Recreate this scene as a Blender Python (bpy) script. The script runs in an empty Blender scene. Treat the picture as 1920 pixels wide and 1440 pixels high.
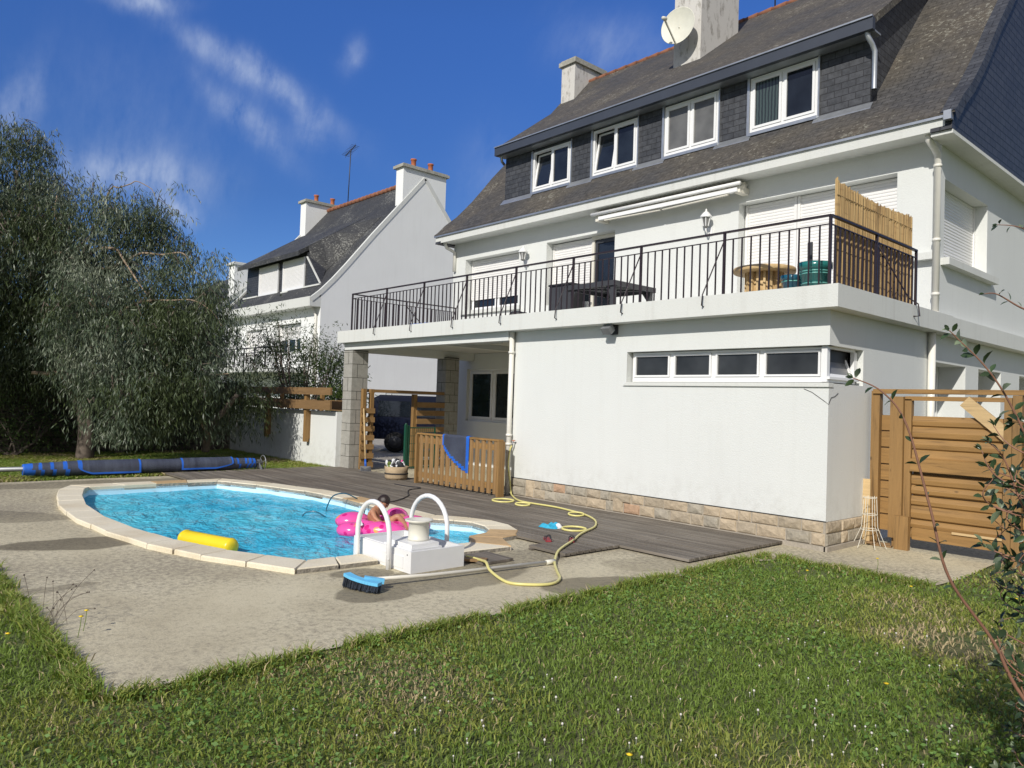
import bpy, bmesh, math, random
import numpy as np
from mathutils import Vector, Matrix
from mathutils.geometry import tessellate_polygon
random.seed(7); rng = np.random.default_rng(7)
SC = bpy.context.scene
COL = SC.collection

# ------------------------------------------------------------------ camera
CR = Vector((0.6697, 0.7419, 0.0330)); CU = Vector((-0.0037, -0.0412, 0.9991)); CF = Vector((-0.7426, 0.6693, 0.0248))
CAM = Vector((4.0291, -8.5907, 1.6))
cd = bpy.data.cameras.new("camera"); cam = bpy.data.objects.new("camera", cd); COL.objects.link(cam)
m = Matrix((CR, CU, -CF)).transposed().to_4x4(); m.translation = CAM; cam.matrix_world = m
cd.sensor_width = 36; cd.lens = 1410.36/1920*36; cd.clip_start = .05; cd.clip_end = 2000
SC.camera = cam

# ------------------------------------------------------------------ light
SUN = Vector((.53, -1.36, 1.0)).normalized()
EL = math.asin(SUN.z); ROT = math.atan2(SUN.x, SUN.y)
w = bpy.data.worlds.new("World"); SC.world = w; w.use_nodes = True
nt = w.node_tree; N = nt.nodes; LK = nt.links
for n in list(N): N.remove(n)
out = N.new('ShaderNodeOutputWorld'); bg = N.new('ShaderNodeBackground')
sky = N.new('ShaderNodeTexSky'); sky.sky_type = 'NISHITA'; sky.sun_disc = False
sky.sun_elevation = EL; sky.sun_rotation = ROT; sky.air_density = 1.0; sky.dust_density = .3; sky.ozone_density = 3.0
tint = N.new('ShaderNodeMix'); tint.data_type = 'RGBA'; tint.blend_type = 'MULTIPLY'; tint.inputs[0].default_value = 1
tint.inputs[7].default_value = (.66, .86, 1.22, 1)
LK.new(sky.outputs[0], tint.inputs[6])
tc = N.new('ShaderNodeTexCoord')
# thin wind-blown clouds in the sky, placed by world direction
def vmath(op, a, b=None):
    v = N.new('ShaderNodeVectorMath'); v.operation = op
    for i, s in enumerate((a, b)):
        if s is None: continue
        if isinstance(s, (tuple, list, Vector)): v.inputs[i].default_value = tuple(s)
        else: LK.new(s, v.inputs[i])
    return v
def fmath(op, a, b=None, c=None, tree=None):
    t = tree or nt
    v = t.nodes.new('ShaderNodeMath'); v.operation = op
    for i, s in enumerate((a, b, c)):
        if s is None: continue
        if isinstance(s, (int, float)): v.inputs[i].default_value = s
        else: t.links.new(s, v.inputs[i])
    return v.outputs[0]
dirv = tc.outputs['Generated']
nz1 = N.new('ShaderNodeTexNoise'); nz1.inputs['Scale'].default_value = 3.2; nz1.inputs['Detail'].default_value = 8; nz1.inputs['Roughness'].default_value = .62; nz1.inputs['Distortion'].default_value = .5
LK.new(dirv, nz1.inputs['Vector'])
# warped direction for ragged cloud rims
wr = vmath('SUBTRACT', nz1.outputs['Color'], (.5, .5, .5)); wr2 = vmath('SCALE', wr.outputs[0]); wr2.inputs['Scale'].default_value = .085
wd = vmath('ADD', dirv, wr2.outputs[0])
mask = None
# (centre direction, long axis, half length, half width, strength)
def pd(x, y): return (CF*1410.36 + CR*(x-960) - CU*(y-720)).normalized()
CLOUDS = []
for (x0, y0, x1, y1, hw, st) in [(345, 60, 600, 230, .015, .52), (390, 165, 540, 290, .018, .40), (565, 235, 600, 275, .014, .36),
                                 (200, 0, 330, 4, .010, .5), (310, 395, 375, 410, .016, .75), (120, 335, 350, 345, .022, .50), (0, 200, 60, 230, .05, .32),
                                 (1060, 60, 1230, 100, .035, .22), (250, 330, 430, 340, .05, .14), (640, 110, 670, 125, .02, .25), (860, 320, 960, 340, .06, .12), (100, 150, 320, 340, .09, .08)]:
    a, b = pd(x0, y0), pd(x1, y1); c = (a+b)/2; L = max((b-a).length/2, .01); ax = (b-a).normalized(); bx_ = c.normalized().cross(ax).normalized()
    d = vmath('SUBTRACT', wd.outputs[0], tuple(c))
    du = vmath('DOT_PRODUCT', d.outputs[0], tuple(ax)).outputs['Value']; dv = vmath('DOT_PRODUCT', d.outputs[0], tuple(bx_)).outputs['Value']
    q = fmath('ADD', fmath('POWER', fmath('ABSOLUTE', fmath('DIVIDE', du, L*1.15)), 2.0), fmath('POWER', fmath('ABSOLUTE', fmath('DIVIDE', dv, hw)), 2.0))
    dep = vmath('DOT_PRODUCT', dirv, tuple(c.normalized())).outputs['Value']
    e = fmath('MULTIPLY', fmath('EXPONENT', fmath('MULTIPLY', q, -1.1)), st)
    e = fmath('MULTIPLY', e, fmath('GREATER_THAN', dep, 0.0))
    mask = e if mask is None else fmath('ADD', mask, e)
mp = N.new('ShaderNodeMapping'); mp.inputs['Rotation'].default_value = (.3, .6, .4); mp.inputs['Scale'].default_value = (3, 9, 4); LK.new(dirv, mp.inputs[0])
nz2 = N.new('ShaderNodeTexNoise'); nz2.inputs['Scale'].default_value = 4.2; nz2.inputs['Detail'].default_value = 9; nz2.inputs['Roughness'].default_value = .6
LK.new(mp.outputs[0], nz2.inputs['Vector'])
wis = fmath('MULTIPLY', mask, fmath('MAXIMUM', fmath('ADD', fmath('MULTIPLY', nz2.outputs[0], 3.2), -.85), 0.0))
wis = fmath('MINIMUM', wis, .8)
cm = N.new('ShaderNodeMix'); cm.data_type = 'RGBA'; cm.inputs[7].default_value = (5.0, 5.9, 7.8, 1)
sx_ = N.new('ShaderNodeSeparateXYZ'); LK.new(dirv, sx_.inputs[0])
gr_ = N.new('ShaderNodeValToRGB'); e_ = gr_.color_ramp.elements; e_[0].position = .0; e_[0].color = (.80, .84, .88, 1); e_[1].position = .45; e_[1].color = (.62, .84, 1.08, 1)
n_ = gr_.color_ramp.elements.new(.25); n_.color = (.52, .66, .80, 1); LK.new(sx_.outputs[2], gr_.inputs[0])
tint2 = N.new('ShaderNodeMix'); tint2.data_type = 'RGBA'; tint2.blend_type = 'MULTIPLY'; tint2.inputs[0].default_value = 1; LK.new(tint.outputs[2], tint2.inputs[6]); LK.new(gr_.outputs[0], tint2.inputs[7])
# white cloud haze added behind the camera, unseen, to neutralise the blue shade fill
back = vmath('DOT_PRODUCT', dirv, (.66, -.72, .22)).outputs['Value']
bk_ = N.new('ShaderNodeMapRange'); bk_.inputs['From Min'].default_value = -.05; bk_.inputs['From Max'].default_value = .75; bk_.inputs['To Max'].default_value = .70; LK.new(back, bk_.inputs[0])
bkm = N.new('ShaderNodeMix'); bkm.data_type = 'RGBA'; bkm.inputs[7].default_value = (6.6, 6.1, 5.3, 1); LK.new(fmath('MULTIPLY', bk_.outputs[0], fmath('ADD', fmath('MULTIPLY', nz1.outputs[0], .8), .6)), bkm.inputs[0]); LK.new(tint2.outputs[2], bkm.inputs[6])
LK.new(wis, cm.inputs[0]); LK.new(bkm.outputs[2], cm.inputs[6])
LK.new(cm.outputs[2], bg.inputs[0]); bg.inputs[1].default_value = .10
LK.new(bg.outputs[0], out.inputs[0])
sl = bpy.data.lights.new("sun", 'SUN'); sl.energy = 4.05; sl.angle = math.radians(.5); sl.color = (1, .955, .88)
so = bpy.data.objects.new("sun", sl); COL.objects.link(so); so.rotation_euler = (-SUN).to_track_quat('-Z', 'Y').to_euler(); so.location = (0, 0, 30)
SC.view_settings.view_transform = 'Standard'; SC.view_settings.look = 'None'; SC.view_settings.exposure = 0; SC.view_settings.gamma = 1
try:
    SC.cycles.max_bounces = 8; SC.cycles.transparent_max_bounces = 12; SC.cycles.use_denoising = True
except Exception: pass

# ------------------------------------------------------------------ materials
def newmat(name):
    mt = bpy.data.materials.new(name); mt.use_nodes = True; t = mt.node_tree
    b = t.nodes['Principled BSDF']; return mt, t, b
def tcoord(t, kind='Object', scale=(1, 1, 1), rot=(0, 0, 0)):
    c = t.nodes.new('ShaderNodeTexCoord'); mp = t.nodes.new('ShaderNodeMapping')
    mp.inputs['Scale'].default_value = scale; mp.inputs['Rotation'].default_value = rot
    t.links.new(c.outputs[kind], mp.inputs[0]); return mp.outputs[0]
def noise(t, vec, sc, det=4, ro=.55, dist=0):
    n = t.nodes.new('ShaderNodeTexNoise'); n.inputs['Scale'].default_value = sc; n.inputs['Detail'].default_value = det
    n.inputs['Roughness'].default_value = ro; n.inputs['Distortion'].default_value = dist
    t.links.new(vec, n.inputs['Vector']); return n.outputs[0]
def ramp(t, fac, stops):
    r = t.nodes.new('ShaderNodeValToRGB'); cr = r.color_ramp
    while len(cr.elements) < len(stops): cr.elements.new(.5)
    for e, (p, c) in zip(cr.elements, stops):
        e.position = p; e.color = (*c, 1) if len(c) == 3 else c
    t.links.new(fac, r.inputs[0]); return r.outputs[0]
def mixc(t, fac, a, b, mode='MIX'):
    m_ = t.nodes.new('ShaderNodeMix'); m_.data_type = 'RGBA'; m_.blend_type = mode
    for i, s in ((0, fac), (6, a), (7, b)):
        if isinstance(s, (int, float)): m_.inputs[i].default_value = s
        elif isinstance(s, tuple): m_.inputs[i].default_value = (*s, 1) if len(s) == 3 else s
        else: t.links.new(s, m_.inputs[i])
    return m_.outputs[2]
def bump(t, b, h, st, dist=.02):
    bn = t.nodes.new('ShaderNodeBump'); bn.inputs['Strength'].default_value = st; bn.inputs['Distance'].default_value = dist
    t.links.new(h, bn.inputs['Height']); t.links.new(bn.outputs[0], b.inputs['Normal'])
def mul(c, k): return tuple(min(1, x*k) for x in c)
def plain(name, col, rough=.5, var=.12, ns=8, bmp=.1, metal=0, stretch=(1, 1, 1), spec=.5, bdist=.01, coat=0, trans=0):
    mt, t, b = newmat(name); v = tcoord(t, 'Object', stretch)
    n1 = noise(t, v, ns, 6); n2 = noise(t, v, ns*.13, 3)
    f = fmath('MULTIPLY', fmath('ADD', n1, n2, tree=t), .5, tree=t)
    c = ramp(t, f, [(.3, mul(col, 1-var)), (.7, mul(col, 1+var))])
    t.links.new(c, b.inputs['Base Color']); b.inputs['Roughness'].default_value = rough; b.inputs['Metallic'].default_value = metal
    b.inputs['Specular IOR Level'].default_value = spec
    if coat: b.inputs['Coat Weight'].default_value = coat
    if bmp: bump(t, b, n1, bmp, bdist)
    return mt
def wood(name, col, axis=0, rough=.65, dark=.55, ns=9):
    st = [9, 9, 9]; st[axis] = .7
    mt, t, b = newmat(name); v = tcoord(t, 'Object', tuple(st))
    n1 = noise(t, v, 2.2, 6, .6, 1.2); n2 = noise(t, tcoord(t), 1.1, 2); v3 = tcoord(t, 'Object', tuple(3 if k != axis else 1.6 for k in range(3)))
    vo = t.nodes.new('ShaderNodeTexVoronoi'); vo.inputs['Scale'].default_value = 1.5; t.links.new(v3, vo.inputs['Vector'])
    c = ramp(t, n1, [(.28, mul(col, dark)), (.45, mul(col, .88)), (.6, col), (.8, mul(col, 1.2))])
    c = mixc(t, ramp(t, n2, [(.35, (.5, .5, .5)), (.65, (0, 0, 0))]), c, mul(col, .72))
    kn = ramp(t, vo.outputs['Distance'], [(.03, (1, 1, 1)), (.075, (0, 0, 0))])
    c = mixc(t, kn, c, mul(col, .38))
    t.links.new(c, b.inputs['Base Color']); b.inputs['Roughness'].default_value = rough; bump(t, b, n1, .25, .01)
    return mt
def bricky(name, cols, mortar, bw, bh, ms=.01, rough=.7, var=.5, bmp=.6, off=.5, nsc=10, lich=None, bdist=.01, lith=.62, smooth=.1):
    mt, t, b = newmat(name); v = tcoord(t, 'UV')
    br = t.nodes.new('ShaderNodeTexBrick'); t.links.new(v, br.inputs['Vector'])
    br.inputs['Scale'].default_value = 1; br.inputs['Brick Width'].default_value = bw; br.inputs['Row Height'].default_value = bh
    br.inputs['Mortar Size'].default_value = ms; br.inputs['Mortar Smooth'].default_value = smooth; br.offset = off
    br.inputs['Color1'].default_value = (*cols[0], 1); br.inputs['Color2'].default_value = (*cols[1], 1); br.inputs['Mortar'].default_value = (*mortar, 1)
    ob = tcoord(t); n1 = noise(t, ob, nsc, 6, .65); n2 = noise(t, ob, .7, 4, .6)
    c = mixc(t, 1.0, br.outputs['Color'], ramp(t, n1, [(.25, (1-var,)*3), (.75, (1+var*.6,)*3)]), 'MULTIPLY')
    if lich:
        n3 = noise(t, tcoord(t, 'Object', (1, 1, 1)), 14, 4, .7)
        k = fmath('MULTIPLY', n3, fmath('ADD', n2, .5, tree=t), tree=t)
        c = mixc(t, ramp(t, n2, [(.35, (0, 0, 0)), (.68, (.8, .8, .8))]), c, mixc(t, 1.0, lich[0], ramp(t, n1, [(.3, (.6,)*3), (.7, (1.2,)*3)]), 'MULTIPLY'))
        c = mixc(t, ramp(t, k, [(lith, (0, 0, 0)), (lith+.06, (1, 1, 1))]), c, lich[1])
    t.links.new(c, b.inputs['Base Color']); b.inputs['Roughness'].default_value = rough
    h = mixc(t, .35, mixc(t, 1.0, br.outputs['Fac'], (1, 1, 1), 'DIFFERENCE'), n1)
    bump(t, b, h, bmp, bdist); return mt

def plaster(name, col, streak=.06, dirt=(.45, .44, .40), vs=.35):
    mt, t, b = newmat(name); v = tcoord(t)
    n1 = noise(t, v, 55, 4, .6); n2 = noise(t, v, .8, 5, .6); n3 = noise(t, tcoord(t, 'Object', (5, 5, vs)), 1.3, 6, .7)
    c = mixc(t, ramp(t, n2, [(.3, (0, 0, 0)), (.75, (1, 1, 1))]), mul(col, .955), col)
    c = mixc(t, fmath('MULTIPLY', ramp(t, n3, [(.52, (0, 0, 0)), (.8, (1, 1, 1))]), streak, tree=t), c, dirt)
    sp_ = t.nodes.new('ShaderNodeSeparateXYZ'); g_ = t.nodes.new('ShaderNodeNewGeometry'); t.links.new(g_.outputs['Position'], sp_.inputs[0])
    n4 = noise(t, v, 6, 6, .75)      # splash dirt along the foot of the wall
    c = mixc(t, fmath('MULTIPLY', ramp(t, sp_.outputs[2], [(.33, (.8, .8, .8)), (.75, (0, 0, 0))]), ramp(t, n4, [(.45, (0, 0, 0)), (.70, (.6,)*3)]), tree=t), c, dirt)
    t.links.new(c, b.inputs['Base Color']); b.inputs['Roughness'].default_value = .9; b.inputs['Specular IOR Level'].default_value = .2
    bump(t, b, n1, .5, .008); return mt

M = {}
M['plaster'] = plaster('white_render', (.69, .705, .68), .13)
M['slab'] = plaster('painted_concrete', (.66, .67, .635), .45)
M['plaster_n'] = plaster('white_render_old', (.83, .84, .82), .12)
M['chim'] = plaster('weathered_render', (.60, .58, .54), 1.6, (.24, .22, .19), 2.2)
M['chimcap'] = plain('lichened_concrete', (.36, .35, .30), .9, .4, 12, .4)
M['roof'] = bricky('old_slate_roof', ((.078, .074, .070), (.060, .058, .057)), (.022, .021, .02), .22, .11, .006, .8, .65, .7, lich=((.100, .082, .056), (.20, .19, .155)), lith=.61)
M['roof_n'] = bricky('dark_slate_roof', ((.050, .052, .056), (.036, .038, .042)), (.016, .016, .018), .24, .13, .006, .75, .5, .6, lich=((.05, .05, .047), (.22, .22, .20)), lith=.60)
M['clad'] = bricky('slate_cladding', ((.066, .069, .076), (.044, .047, .054)), (.020, .020, .023), .24, .112, .006, .6, .6, .8)
M['clad_fine'] = bricky('slate_cladding_gable', ((.054, .056, .062), (.038, .040, .046)), (.008, .009, .012), .26, .12, .009, .55, .35, .8)
M['fascia_dark'] = plain('slate_grey_fascia', (.045, .052, .068), .45, .1, 5, .05)
M['granite'] = plain('grey_granite_blocks', (.33, .32, .285), .85, .25, 60, .35, bdist=.01)
M['joint'] = plain('dark_mortar', (.035, .033, .03), .9, .2, 40, .2)
M['mortar'] = plain('pale_mortar', (.36, .32, .26), .95, .2, 40, .4)
for i, c in enumerate([(.43, .35, .245), (.37, .31, .225), (.34, .305, .24), (.40, .265, .17), (.23, .19, .165)]):
    M['stone%d' % i] = plain('plinth_stone_%s' % 'abcde'[i], c, .9, .3, 16, 1.0, bdist=.02)
M['white_pvc'] = plain('white_plastic', (.80, .80, .79), .35, .03, 4, 0)
M['shutter'] = plain('shutter_white', (.76, .75, .73), .45, .04, 3, 0)
M['beige_pvc'] = plain('cream_plastic', (.70, .67, .58), .5, .1, 12, .05)
M['pipe'] = plain('white_pipe', (.74, .72, .65), .4, .05, 6, 0)
M['zinc'] = plain('zinc', (.42, .44, .46), .4, .2, 9, .05, metal=.7)
M['rail'] = plain('dark_railing_paint', (.022, .013, .017), .45, .2, 20, 0)
M['black'] = plain('black_plastic', (.016, .016, .018), .5, .2, 10, 0)
M['anth'] = plain('anthracite_paint', (.045, .047, .052), .5, .15, 10, 0)
M['terra'] = plain('terracotta', (.42, .13, .055), .8, .3, 14, .3)
M['ridge'] = plain('ridge_tile_orange', (.24, .10, .055), .85, .5, 5, .4)
M['wood'] = wood('treated_pine_x', (.33, .185, .060), 0, dark=.45)
M['wood_y'] = wood('treated_pine_y', (.33, .195, .08), 1)
M['wood_z'] = wood('treated_pine_z', (.30, .172, .060), 2, dark=.45)
M['wood_n'] = wood('new_pine', (.62, .44, .22), 0)
M['wood_b'] = wood('brown_beam', (.25, .15, .065), 0)
M['woodfence'] = wood('picket_pine', (.30, .175, .068), 2)
M['green'] = plain('green_metal', (.012, .075, .045), .4, .1, 10, 0)
M['teal'] = plain('teal_glaze', (.02, .16, .15), .2, .15, 6, 0, coat=.5)
M['tealblue'] = plain('petrol_glaze', (.012, .10, .16), .2, .15, 6, 0, coat=.5)
M['tealband'] = plain('pale_teal_glaze', (.15, .42, .38), .25, .15, 6, 0)
M['dish'] = plain('ivory_enamel', (.66, .65, .55), .5, .10, 10, .05)
M['blue_edge'] = plain('blue_webbing', (.015, .12, .55), .6, .2, 30, .1)
M['yellow'] = plain('yellow_vinyl', (.82, .62, .02), .3, .06, 8, .1)
M['hose'] = plain('yellow_hose', (.66, .60, .22), .35, .08, 20, 0)
M['pole'] = plain('ivory_tube', (.66, .63, .54), .4, .06, 10, 0)
M['skyblue'] = plain('light_blue_plastic', (.14, .50, .78), .45, .05, 10, 0)
M['bristle'] = plain('dark_bristles', (.02, .027, .04), .9, .7, 60, .8)
M['box'] = plain('white_acrylic', (.76, .76, .75), .35, .05, 7, 0)
M['cyl'] = plain('aged_white_plastic', (.66, .64, .55), .45, .07, 8, 0)
M['soil'] = plain('bare_soil', (.16, .115, .07), .95, .4, 30, .5)
M['cable'] = plain('black_cable', (.02, .022, .028), .6, .1, 10, 0)
M['bark'] = plain('eucalyptus_bark', (.30, .225, .155), .85, .45, 6, .5, stretch=(3, 3, .8))
M['bark_d'] = plain('grey_bark', (.12, .095, .075), .9, .4, 9, .5)
M['twig'] = plain('shrub_stem', (.26, .13, .085), .6, .3, 25, .2)
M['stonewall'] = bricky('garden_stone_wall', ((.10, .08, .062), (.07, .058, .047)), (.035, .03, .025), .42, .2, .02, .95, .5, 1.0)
M['gravel'] = plain('driveway_gravel', (.36, .33, .28), .95, .45, 45, 1.0, bdist=.03)
M['sling'] = plain('red_foam', (.30, .035, .045), .6, .15, 12, 0)
M['jute'] = plain('jute_sacking', (.42, .32, .20), .95, .25, 90, .6)
M['swim'] = plain('turquoise_cloth', (.03, .38, .58), .8, .3, 18, .3)
M['whitecloth'] = plain('white_cloth', (.66, .67, .68), .9, .15, 18, .3)
M['steel'] = plain('galvanised_steel', (.30, .31, .32), .5, .15, 10, 0, metal=.6)

def glassm(name, col=(.012, .016, .022), rough=.04, var=.5):
    mt, t, b = newmat(name); n1 = noise(t, tcoord(t), 1.7, 3)
    c = ramp(t, n1, [(.3, mul(col, 1-var)), (.7, mul(col, 1+var))]); t.links.new(c, b.inputs['Base Color'])
    b.inputs['Roughness'].default_value = rough; b.inputs['IOR'].default_value = 1.5; b.inputs['Specular IOR Level'].default_value = .55
    return mt
M['glass'] = glassm('window_glass'); M['glass_grey'] = glassm('frosted_glass', (.13, .13, .125), .35, .35); M['glass_dull'] = glassm('dusty_glass', (.030, .032, .034), .25)
M['glass_porch'] = glassm('porch_glass', (.014, .022, .026), .06)  # porch window glass, a touch greener than the plain panes
def curt():
    mt, t, b = newmat('curtain_behind_glass'); o = tcoord(t); wv = t.nodes.new('ShaderNodeTexWave'); wv.inputs['Scale'].default_value = 5; wv.inputs['Distortion'].default_value = 2; t.links.new(o, wv.inputs['Vector'])
    t.links.new(ramp(t, wv.outputs[0], [(.2, (.025, .032, .034)), (.8, (.060, .085, .080))]), b.inputs['Base Color']); b.inputs['Roughness'].default_value = .12; return mt
M['curtain'] = curt()
M['carpaint'] = plain('dark_blue_paint', (.004, .007, .022), .3, .1, 3, 0, spec=.3)
M['rubber'] = plain('tyre_rubber', (.012, .012, .012), .8, .2, 20, 0)

def reedm():
    mt, t, b = newmat('dried_reed'); v = tcoord(t, 'Object', (1, 60, .6)); n1 = noise(t, v, 1.3, 4, .6); n2 = noise(t, tcoord(t, 'Object', (1, 3, 30)), 1.0, 3)
    c = ramp(t, n1, [(.3, (.13, .08, .035)), (.45, (.38, .25, .11)), (.6, (.52, .37, .17)), (.75, (.66, .50, .27))])
    c = mixc(t, ramp(t, n2, [(.60, (0, 0, 0)), (.68, (.45,)*3)]), c, (.22, .13, .06))
    t.links.new(c, b.inputs['Base Color']); b.inputs['Roughness'].default_value = .8; bump(t, b, n1, .8, .01); return mt
M['reed'] = reedm()

def deckm():
    mt, t, b = newmat('weathered_decking'); v = tcoord(t, 'Object', (.6, 14, 3)); n1 = noise(t, v, 1.6, 6, .62); n2 = noise(t, tcoord(t), .55, 5, .6); n3 = noise(t, tcoord(t, 'Object', (.5, 8.0, 1)), 1.0, 1)
    c = ramp(t, n1, [(.25, (.10, .084, .065)), (.5, (.18, .158, .128)), (.78, (.26, .235, .20))])
    c = mixc(t, ramp(t, n2, [(.36, (0, 0, 0)), (.7, (.75, .75, .75))]), c, mixc(t, 1.0, c, (.58, .52, .47), 'MULTIPLY'))
    c = mixc(t, 1.0, c, ramp(t, n3, [(.3, (.72,)*3), (.7, (1.22,)*3)]), 'MULTIPLY')
    t.links.new(c, b.inputs['Base Color']); b.inputs['Roughness'].default_value = .8; bump(t, b, n1, .5, .01); return mt
M['deck'] = deckm()

def concretem():
    mt, t, b = newmat('old_concrete'); o = tcoord(t)
    n1 = noise(t, o, 75, 5, .75); n2 = noise(t, o, 1.1, 6, .62); n3 = noise(t, o, 19, 6, .82); n4 = noise(t, o, .35, 4)
    c = ramp(t, n2, [(.25, (.43, .375, .25)), (.5, (.55, .49, .335)), (.75, (.62, .56, .395))])
    c = mixc(t, 1.0, c, ramp(t, n1, [(.25, (.66,)*3), (.5, (1.0,)*3), (.78, (1.25,)*3)]), 'MULTIPLY')
    c = mixc(t, ramp(t, fmath('MULTIPLY', n3, fmath('ADD', n4, .5, tree=t), tree=t), [(.43, (0, 0, 0)), (.60, (.85,)*3)]), c, (.24, .21, .155))
    # damp patches left by bathers and hose: (x, y, rx, ry, rotation, strength)
    wn = t.nodes.new('ShaderNodeTexNoise'); wn.inputs['Scale'].default_value = 1.4; wn.inputs['Detail'].default_value = 4; t.links.new(o, wn.inputs['Vector'])
    ws = t.nodes.new('ShaderNodeVectorMath'); ws.operation = 'MULTIPLY_ADD'; ws.inputs[1].default_value = (.5, .5, 0); t.links.new(wn.outputs['Color'], ws.inputs[0]); t.links.new(o, ws.inputs[2])
    tot = None
    for (x, y, rx, ry, an, st) in [(-4.72, -6.55, .36, .85, .25, 1.0), (-1.35, -5.2, .30, .38, .2, .85), (-.38, -3.45, .40, .62, .3, .9), (-1.45, -4.3, .45, .9, -.1, .75), (-1.7, -3.2, .35, .6, .2, .45),
                                   (-2.85, -7.25, .12, .33, 0, .55), (-7.2, -7.4, .5, 1.4, .6, .6), (-.75, -2.4, .35, .5, .4, .3), (-10.2, -5.5, .5, 1.6, 0, .7), (-9.9, -3.3, .5, 1.2, .3, .6),(-1.95,-4.95,.25,.3,0,.8)]:
        s = t.nodes.new('ShaderNodeVectorMath'); s.operation = 'SUBTRACT'; t.links.new(ws.outputs[0], s.inputs[0]); s.inputs[1].default_value = (x+.25, y+.25, 0)
        ro = t.nodes.new('ShaderNodeVectorRotate'); ro.rotation_type = 'Z_AXIS'; ro.inputs['Angle'].default_value = an; t.links.new(s.outputs[0], ro.inputs[0])
        sc = t.nodes.new('ShaderNodeVectorMath'); sc.operation = 'MULTIPLY'; t.links.new(ro.outputs[0], sc.inputs[0]); sc.inputs[1].default_value = (1/rx, 1/ry, 0)
        ln = t.nodes.new('ShaderNodeVectorMath'); ln.operation = 'LENGTH'; t.links.new(sc.outputs[0], ln.inputs[0])
        k = fmath('MULTIPLY', ramp(t, ln.outputs['Value'], [(.90, (1, 1, 1)), (1.0, (0, 0, 0))]), st, tree=t)
        tot = k if tot is None else fmath('MAXIMUM', tot, k, tree=t)
    c = mixc(t, tot, c, mixc(t, 1.0, c, (.40, .39, .37), 'MULTIPLY'))
    t.links.new(c, b.inputs['Base Color']); b.inputs['Roughness'].default_value = .92; bump(t, b, n1, .5, .008); return mt
M['concrete'] = concretem()

def copingm():
    mt, t, b = newmat('sandstone_coping'); o = tcoord(t); n1 = noise(t, o, 60, 5, .7); n2 = noise(t, o, 1.6, 4)
    c = ramp(t, n2, [(.3, (.62, .53, .37)), (.5, (.72, .65, .49)), (.7, (.76, .70, .55))])
    c = mixc(t, 1.0, c, ramp(t, n1, [(.3, (.84,)*3), (.7, (1.1,)*3)]), 'MULTIPLY')
    t.links.new(c, b.inputs['Base Color']); b.inputs['Roughness'].default_value = .85; bump(t, b, n1, .35, .006); return mt
M['coping'] = copingm()
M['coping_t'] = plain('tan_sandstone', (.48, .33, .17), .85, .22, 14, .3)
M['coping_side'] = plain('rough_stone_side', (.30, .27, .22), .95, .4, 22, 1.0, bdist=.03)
M['liner'] = plain('pool_liner', (.60, .84, .94), .5, .05, 3, 0)

def waterm():
    mt, t, b = newmat('pool_water'); o = tcoord(t, 'Object', (1, 1, 1))
    w1 = noise(t, tcoord(t, 'Object', (1.0, 1.5, 1), (0, 0, .6)), 3.2, 5, .6, 1.2); w2 = noise(t, o, 11, 4, .55, .8); w3 = noise(t, o, .42, 2)
    h = fmath('ADD', fmath('MULTIPLY', w1, 1.0, tree=t), fmath('MULTIPLY', w2, .28, tree=t), tree=t)
    bn = t.nodes.new('ShaderNodeBump'); bn.inputs['Strength'].default_value = 1.0; bn.inputs['Distance'].default_value = .12; t.links.new(h, bn.inputs['Height'])
    bn2 = t.nodes.new('ShaderNodeBump'); bn2.inputs['Strength'].default_value = 1.0; bn2.inputs['Distance'].default_value = .23; t.links.new(h, bn2.inputs['Height'])
    df = t.nodes.new('ShaderNodeBsdfDiffuse'); df.inputs[0].default_value = (.025, .36, .66, 1); t.links.new(bn2.outputs[0], df.inputs['Normal'])
    cw = ramp(t, w3, [(.32, (.035, .56, .90)), (.66, (.14, .76, .98))]); t.links.new(cw, df.inputs[0])
    tr = t.nodes.new('ShaderNodeBsdfTransparent'); tr.inputs[0].default_value = (.62, .95, 1, 1)
    gl = t.nodes.new('ShaderNodeBsdfGlossy'); gl.inputs['Roughness'].default_value = .05; t.links.new(bn.outputs[0], gl.inputs['Normal'])
    fr = t.nodes.new('ShaderNodeFresnel'); fr.inputs['IOR'].default_value = 1.33; t.links.new(bn.outputs[0], fr.inputs['Normal'])
    m1 = t.nodes.new('ShaderNodeMixShader'); m1.inputs[0].default_value = .94; t.links.new(tr.outputs[0], m1.inputs[1]); t.links.new(df.outputs[0], m1.inputs[2])
    m2 = t.nodes.new('ShaderNodeMixShader'); t.links.new(fr.outputs[0], m2.inputs[0]); t.links.new(m1.outputs[0], m2.inputs[1]); t.links.new(gl.outputs[0], m2.inputs[2])
    t.links.new(m2.outputs[0], t.nodes['Material Output'].inputs[0]); return mt
M['water'] = waterm()

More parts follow.
